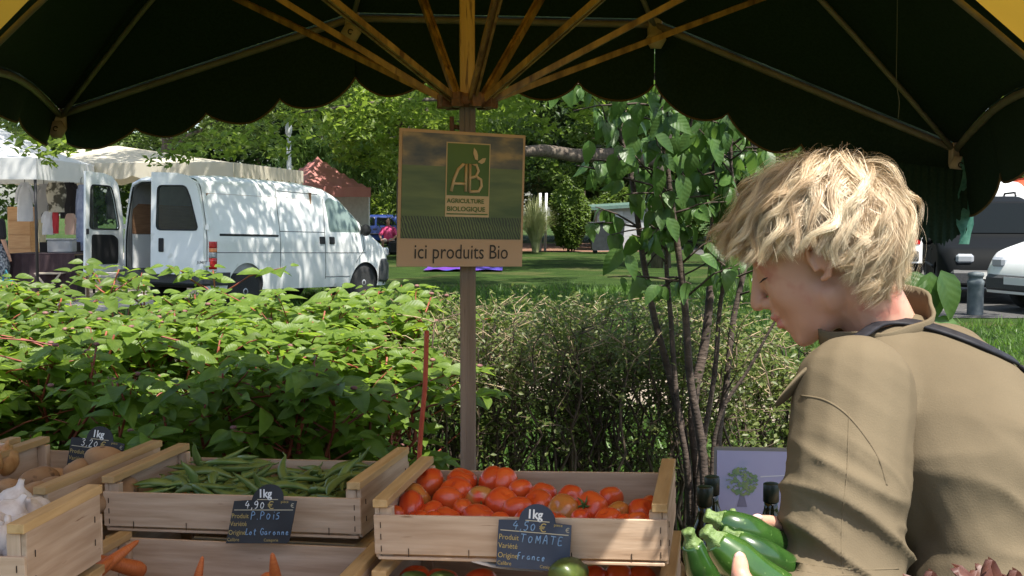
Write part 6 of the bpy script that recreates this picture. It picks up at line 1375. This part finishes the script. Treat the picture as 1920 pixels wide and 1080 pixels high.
    for k in range(len(LP) - 1):
        for s in range(2):
            q = k * 3 + s; Fc.append((q, q + 1, q + 4, q + 3)); Fc.append((k0 + q, k0 + q + 3, k0 + q + 4, k0 + q + 1))
        Fc += [(k * 3, k * 3 + 3, k0 + k * 3 + 3, k0 + k * 3), (k * 3 + 2, k0 + k * 3 + 2, k0 + k * 3 + 5, k * 3 + 5)]
    Fc += [(0, k0, k0 + 1, 1), (1, k0 + 1, k0 + 2, 2)]; q = (len(LP) - 1) * 3; Fc += [(q, q + 1, k0 + q + 1, k0 + q), (q + 1, q + 2, k0 + q + 2, k0 + q + 1)]
    lm_ = MB(); lm_.add(V, Fc, True); lo = lm_.build('lapel', jacket_m, jac)
    sb = lo.modifiers.new('s', 'SUBSURF'); sb.levels = 2; sb.render_levels = 2
    # trousers and shoes (below the picture)
    tb = MB()
    for hp, k, an in ((HLb, KL, AL), (HRb, KR, AR)): tb.chain([hp, k, an + Vector((0, 0, .03))], [.125, .085, .07])
    tb.cap(HLb, .14, HRb, .14); tme = remesh(tb, .012, 4); tme.transform(M0); obj('trousers', tme, trouser_m, root)
    for an in (AL, AR):
        sh = MB(); sh.cap(an - Vector((0, 0, .045)), .048, an + bf * .17 - Vector((0, 0, .055)), .038); sme = remesh(sh, .01, 2); sme.transform(M0); obj('shoe', sme, blk, root)
    # ---------------- hair: thousands of strands gathered in waving locks
    SKC = np.array([-.012, 0, .052]); SKR = np.array([.1, .078, .088])
    whorl = np.array([-.62, .12, .78]); whorl /= np.linalg.norm(whorl)
    Ha = np.array(H); down = np.linalg.inv(Ha[:3, :3]) @ np.array([0, 0, -1.0])
    V = []; Fq = []; tone = []
    nseg = 15
    def zlim(x): return float(np.interp(x, [-.06, -.036, -.004, .037, .081, .113, .14], [-.2, -.004, .034, .034, .044, .068, .09]))
    def lock(d0, length, nstr, lift, wave, tone0, curl, spread=.011, grav=.5, w=.00024, fwd=0.0):
        """d0: unit direction of the root on the skull"""
        root_ = SKC + d0 * SKR
        tan = d0 - whorl; tan -= d0 * (tan @ d0); tan /= max(1e-6, np.linalg.norm(tan))
        tan = tan + np.cross(d0, tan) * rng.normal() * .25
        pts = [root_]; dr = tan * .9 + d0 * .5; ph = rng.uniform(0, 6.28); side = np.cross(tan, d0); step = length / nseg
        for k in range(nseg):
            tt = (k + 1) / nseg; dr = dr * .74 + (tan * .55 + down * grav * (.2 + tt) + np.array([fwd, 0, 0])) * .4; dr /= np.linalg.norm(dr)
            p = pts[-1] + dr * step
            u = (p - SKC) / SKR; m = np.linalg.norm(u); need = 1 + lift * (math.sin(math.pi * min(1, tt * .8 + .1)) * .8 + .2) / .085
            if m < need: p = SKC + u / m * need * SKR
            nrm = (p - SKC) / SKR ** 2; nrm /= np.linalg.norm(nrm); tan = tan - nrm * (tan @ nrm); tan /= max(1e-6, np.linalg.norm(tan))
            pts.append(p)
        pts = np.array(pts); tt = np.linspace(0, 1, nseg + 1); env = np.clip(tt * 1.6, 0, 1)
        off = side[None] * (np.sin(tt * wave * 6.28 + ph) * curl * env)[:, None] + d0[None] * (np.cos(tt * wave * 6.28 + ph) * curl * .6 * env)[:, None]
        guide = pts + off
        lim = nseg
        for k in range(2, nseg + 1):
            if guide[k][2] < zlim(guide[k][0]) + rng.normal() * .004 and guide[k][0] > -.06: lim = k; break
        if lim < 4: return
        for s in range(nstr):
            r1 = rng.normal(size=3) * spread; r2 = rng.normal(size=3) * spread * .45; fr_ = rng.normal(size=3) * .0016
            ln_ = rng.uniform(.8, 1.05) * lim / nseg; idx = np.clip(tt * ln_, 0, 1) * nseg; i0 = np.minimum(idx.astype(int), nseg - 1); fr0 = (idx - i0)[:, None]
            g = guide[i0] * (1 - fr0) + guide[i0 + 1] * fr0
            S = g + r1[None] * ((1 - tt) ** 1.3)[:, None] + r2[None] * tt[:, None] * (1 - .45 * tt[:, None]) + fr_[None] * np.sin(tt * 7 + s)[:, None] * tt[:, None]
            rel = (S - SKC) / SKR; mm = np.linalg.norm(rel, axis=1, keepdims=True); S = np.where(mm < 1.005, SKC + rel / mm * 1.005 * SKR, S)
            nrm = (S - SKC); nrm /= np.linalg.norm(nrm, axis=1, keepdims=True); tg = np.gradient(S, axis=0); tg /= np.maximum(1e-9, np.linalg.norm(tg, axis=1, keepdims=True))
            wv = np.cross(tg, nrm + rng.normal(size=3)[None] * .25); wv /= np.maximum(1e-9, np.linalg.norm(wv, axis=1, keepdims=True)); ww = w * rng.uniform(.6, 1.3) * (1 - .6 * tt ** 3)[:, None]
            k0 = len(V) * 2 * (nseg + 1); V.append(np.stack([S - wv * ww, S + wv * ww], 1).reshape(-1, 3))
            b = np.arange(nseg) * 2 + k0; Fq.append(np.stack([b, b + 1, b + 3, b + 2], 1)); tn = np.clip(tone0 + rng.normal() * .12 + .18 * (tt - .45), 0, 1); tone.append(np.repeat(tn, 2))
    def covered(d):
        p = SKC + d * SKR; x, y, z = p
        if x > -.04 and z < zlim(x) + .008: return False
        if x > .055 and z < .085: return False
        if z < -.03: return False
        return True
    n = 0
    while n < 300:
        d = rand_unit(1)[0]
        if not covered(d): continue
        n += 1; p = SKC + d * SKR
        front = p[0] > .02
        Lh = rng.uniform(.10, .15) if front else rng.uniform(.11, .17)
        if p[2] < .02: Lh *= .75
        lock(d, Lh, 76, rng.uniform(.012, .042), rng.uniform(.9, 1.7), rng.uniform(.2, 1.0), rng.uniform(.009, .02), spread=.0085, grav=.15 if front else .45, fwd=.3 if front else 0)
    for k in range(115):       # curls behind the ear and at the nape
        d = np.array([rng.uniform(-.95, -.35), rng.uniform(-.4, 1), rng.uniform(-.6, .2)]); d /= np.linalg.norm(d)
        lock(d, rng.uniform(.11, .18), 55, rng.uniform(.012, .034), rng.uniform(1.3, 2.3), rng.uniform(.15, 1.0), rng.uniform(.014, .024), spread=.008, grav=.8)
    for k in range(90):       # loose single hairs
        d = rand_unit(1)[0]
        if covered(d): lock(d, rng.uniform(.12, .2), 3, rng.uniform(.035, .06), rng.uniform(.5, 1.4), .8, rng.uniform(.01, .03), spread=.01, w=.0002)
    Vh = np.concatenate(V); Fh = np.concatenate(Fq); th = np.concatenate(tone)
    A = np.array(M0 @ H); Vh = Vh @ A[:3, :3].T + A[:3, 3]
    obj('hair', mesh_np('hair', Vh, Fh, True, th), hair_m, root)
    # dark blonde under-layer so that no scalp shows
    ub = MB(); ub.ellip(tuple(SKC + np.array([-.018, 0, .016])), (.088, .0775, .078), M0 @ H, 32, 20); um = ub.mesh('hair_underlayer'); obj('hair_underlayer', um, mat('dark_blonde_hair', (.2, .12, .055), (.3, .19, .09), rough=.8, scale=60), root)
    # ---------------- bag strap over the shoulder
    path = [(1588, 638), (1602, 620), (1635, 608), (1690, 606), (1750, 619), (1810, 640), (1860, 662), (1919, 692)]
    c = [p for p in catmull([(x, y, 0) for x, y in path], 8)]; V = []; Fc = []; last = None
    for k, q in enumerate(c):
        h0 = on(q.x, q.y, .002 if k > 4 else -.006 + .0016 * k)
        if not h0: continue
        V.append(h0)
    pts = [v[0] for v in V]; nn = [v[1] for v in V]
    for _k in range(30):
        pts = [pts[0]] + [(pts[i - 1] + pts[i] * 2 + pts[i + 1]) / 4 for i in range(1, len(pts) - 1)] + [pts[-1]]; nn = [nn[0]] + [((nn[i - 1] + nn[i] * 2 + nn[i + 1]) / 4).normalized() for i in range(1, len(nn) - 1)] + [nn[-1]]
    pts = [p + n_ * (.004 if k > 5 else .0) for k, (p, n_) in enumerate(zip(pts, nn))]
    if len(pts) > 6:
        sv = []; sf = []
        for k in range(len(pts)):
            tg = (pts[min(k + 1, len(pts) - 1)] - pts[max(k - 1, 0)]).normalized(); n_ = sum((nn[max(0, min(len(nn) - 1, k + j))] for j in (-3, -2, -1, 0, 1, 2, 3)), Vector()).normalized(); s_ = tg.cross(n_).normalized() * .0105
            p = sum((pts[max(0, min(len(pts) - 1, k + j))] for j in (-1, 0, 1)), Vector()) / 3
            sv += [p - s_ - n_ * .003, p - s_ + n_ * .001, p - s_ * .55 + n_ * .0018, p + s_ * .55 + n_ * .0018, p + s_ + n_ * .001, p + s_ - n_ * .003]
        # run on round the back and down to the bag at the hip
        tail = [PV + bl * .0 - bf * .16 + Vector((.16, 0, .1)) - base]
        for k in range(len(pts) - 1):
            for j in range(6): q = k * 6 + j; e = k * 6 + (j + 1) % 6; sf.append((q, e, e + 6, q + 6))
        strap = empty('shoulder_bag', base); tag(strap, 'black leather bag strap crossing the woman\'s back', 'bag')
        sm = MB(); sm.add(sv, sf, True); st_ = sm.build('strap', mat('black_leather', (.01, .01, .013), (.02, .02, .025), rough=.6, spec=.25, scale=60, bump=.3, bscale=160, bdist=.001), strap)
        e = Vector(sv[-2]); hipbag = t(-.05, -.32, -.62) - base
        MB().tube(catmull([e - Vector((0, 0, .003)), e.lerp(hipbag, .4) + Vector((.06, -.02, 0)), hipbag + Vector((0, 0, .14))], 6), .011, 6, flat=.3).build('strap', MATS['black_leather'], strap, False)
        MB().box((-.13, -.05, -.12), (.13, .05, .12), Matrix.Translation(hipbag) @ Matrix.Rotation(-.8, 4, 'Z'), bev=.02).build('pouch', MATS['black_leather'], strap)
    return root
woman()
# ------------------------------------------------------------------ courgettes in her hands
zuc_m = mat('courgette_skin', (.012, .04, .008), (.03, .08, .014), rough=.22, scale=26, stretch=(1, 1, 1), coat=.35, spots=((.09, .16, .045), 150, .66))
zuc_l = mat('courgette_skin_pale', (.022, .065, .009), (.045, .11, .015), rough=.22, scale=26, coat=.35, spots=((.14, .22, .06), 150, .66))
stem_m = mat('courgette_stem', (.085, .14, .035), (.15, .22, .065), rough=.6, scale=40, bump=.5)
def courgette(label, pts, R, m, stem=True):
    r = empty('courgette', pts[0]); tag(r, label, 'courgette', 'courgettes in the woman\'s hands'); o = Vector(pts[0]); q = catmull([Vector(p) - o for p in pts], 8); n = len(q)
    rs = [R * (min(1, .62 + .38 * min(1, i / n * 4)) if i < n * .8 else math.sqrt(max(.05, 1 - ((i / n - .8) / .2) ** 2))) for i in range(n)]
    MB().tube(q, rs, 18).build('skin', m, r, False)
    d = (q[0] - q[1]).normalized(); Mz = d.to_track_quat('Z', 'Y').to_matrix().to_4x4(); Mz.translation = q[0] - d * .004
    MB().lathe([(R * .58, -.004), (R * .62, .002), (R * .5, .007), (R * .36, .012), (R * .35, .019), (R * .42, .022), (R * .34, .025), (.001, .0245)], 20, Mz, lob=lambda a, z: .12 * math.cos(a * 5) + .05 * math.cos(a * 3 + 1)).build('stem', stem_m, r, False)
    return r
courgette('large pale green courgette in front, under the thumb', [P(1342, 1014, 1.50), P(1372, 1042, 1.50), P(1420, 1082, 1.50), P(1500, 1130, 1.52), P(1580, 1180, 1.54)], .0262, zuc_l)
courgette('dark courgette on top with its stem touching the front one', [P(1350, 976, 1.575), P(1390, 992, 1.575), P(1440, 1018, 1.61), P(1500, 1048, 1.68), P(1570, 1082, 1.76), P(1620, 1108, 1.81)], .0235, zuc_m)
courgette('dark courgette wedged between the top and front ones', [P(1380, 1012, 1.553), P(1420, 1036, 1.55), P(1470, 1066, 1.575), P(1520, 1094, 1.63), P(1580, 1130, 1.7), P(1620, 1155, 1.75)], .0225, zuc_m)
courgette('courgette at the back with only its pale stem showing', [P(1390, 978, 1.635), P(1420, 1000, 1.635), P(1470, 1030, 1.64), P(1540, 1060, 1.66)], .02, zuc_m)
courgette('courgette hanging low at the left with knobbly stem', [P(1298, 1020, 1.56), P(1318, 1075, 1.565), P(1345, 1130, 1.57), P(1375, 1190, 1.575)], .021, zuc_m)
# ------------------------------------------------------------------ red-leaf lettuce tips at the bottom right, close to the camera
let_m = leaf_mat('red_lettuce', (.09, .035, .03), (.16, .07, .05), (.3, .12, .08), veins=False, trans=.35, rnd=0)
def lettuce(label, px, py, Y, s, seed):
    c = P(px, py + 150, Y); r = empty('lettuce', c); tag(r, label, 'lettuce', 'red lettuces in the foreground'); rr = random.Random(seed)
    for k in range(5):
        a = rr.uniform(0, 6.28) if k else .2; V = []; Fc = []; L = (P(px, py, Y).z - c.z) * (1 if k == 0 else rr.uniform(.6, .9)); w = .034 * s; lean = .15 if k == 0 else rr.uniform(.4, .9)
        for i in range(9):
            u = i / 8
            for j in range(9):
                v = j / 4 - 1; ww = w * math.sin(math.pi * (.15 + .8 * u)) ; x = v * ww; z = L * u * (1 - .12 * v * v * u); y = lean * L * u * u * .7 + .006 * math.sin(v * 9 + u * 7 + k) * u
                V.append((x * math.cos(a) - y * math.sin(a), x * math.sin(a) + y * math.cos(a), z))
        for i in range(8):
            for j in range(8): q = i * 9 + j; Fc.append((q, q + 1, q + 10, q + 9))
        obj('leaf', mesh_np('leaf', V, Fc, True), let_m, r)
lettuce('brown-red lettuce tip nearest the middle of the woman\'s back', 1862, 1050, 1.12, .9, 1); lettuce('low red lettuce tip left of the taller lettuce tip', 1750, 1072, 1.14, 1.0, 2); lettuce('red lettuce tip in the bottom right corner', 1908, 1070, 1.1, 1.0, 3)
o = crate('wooden crate of red lettuces below the bottom right corner', (.30, 1.02, .83, -.05, 0, 0), .42, .26, .07, .1)
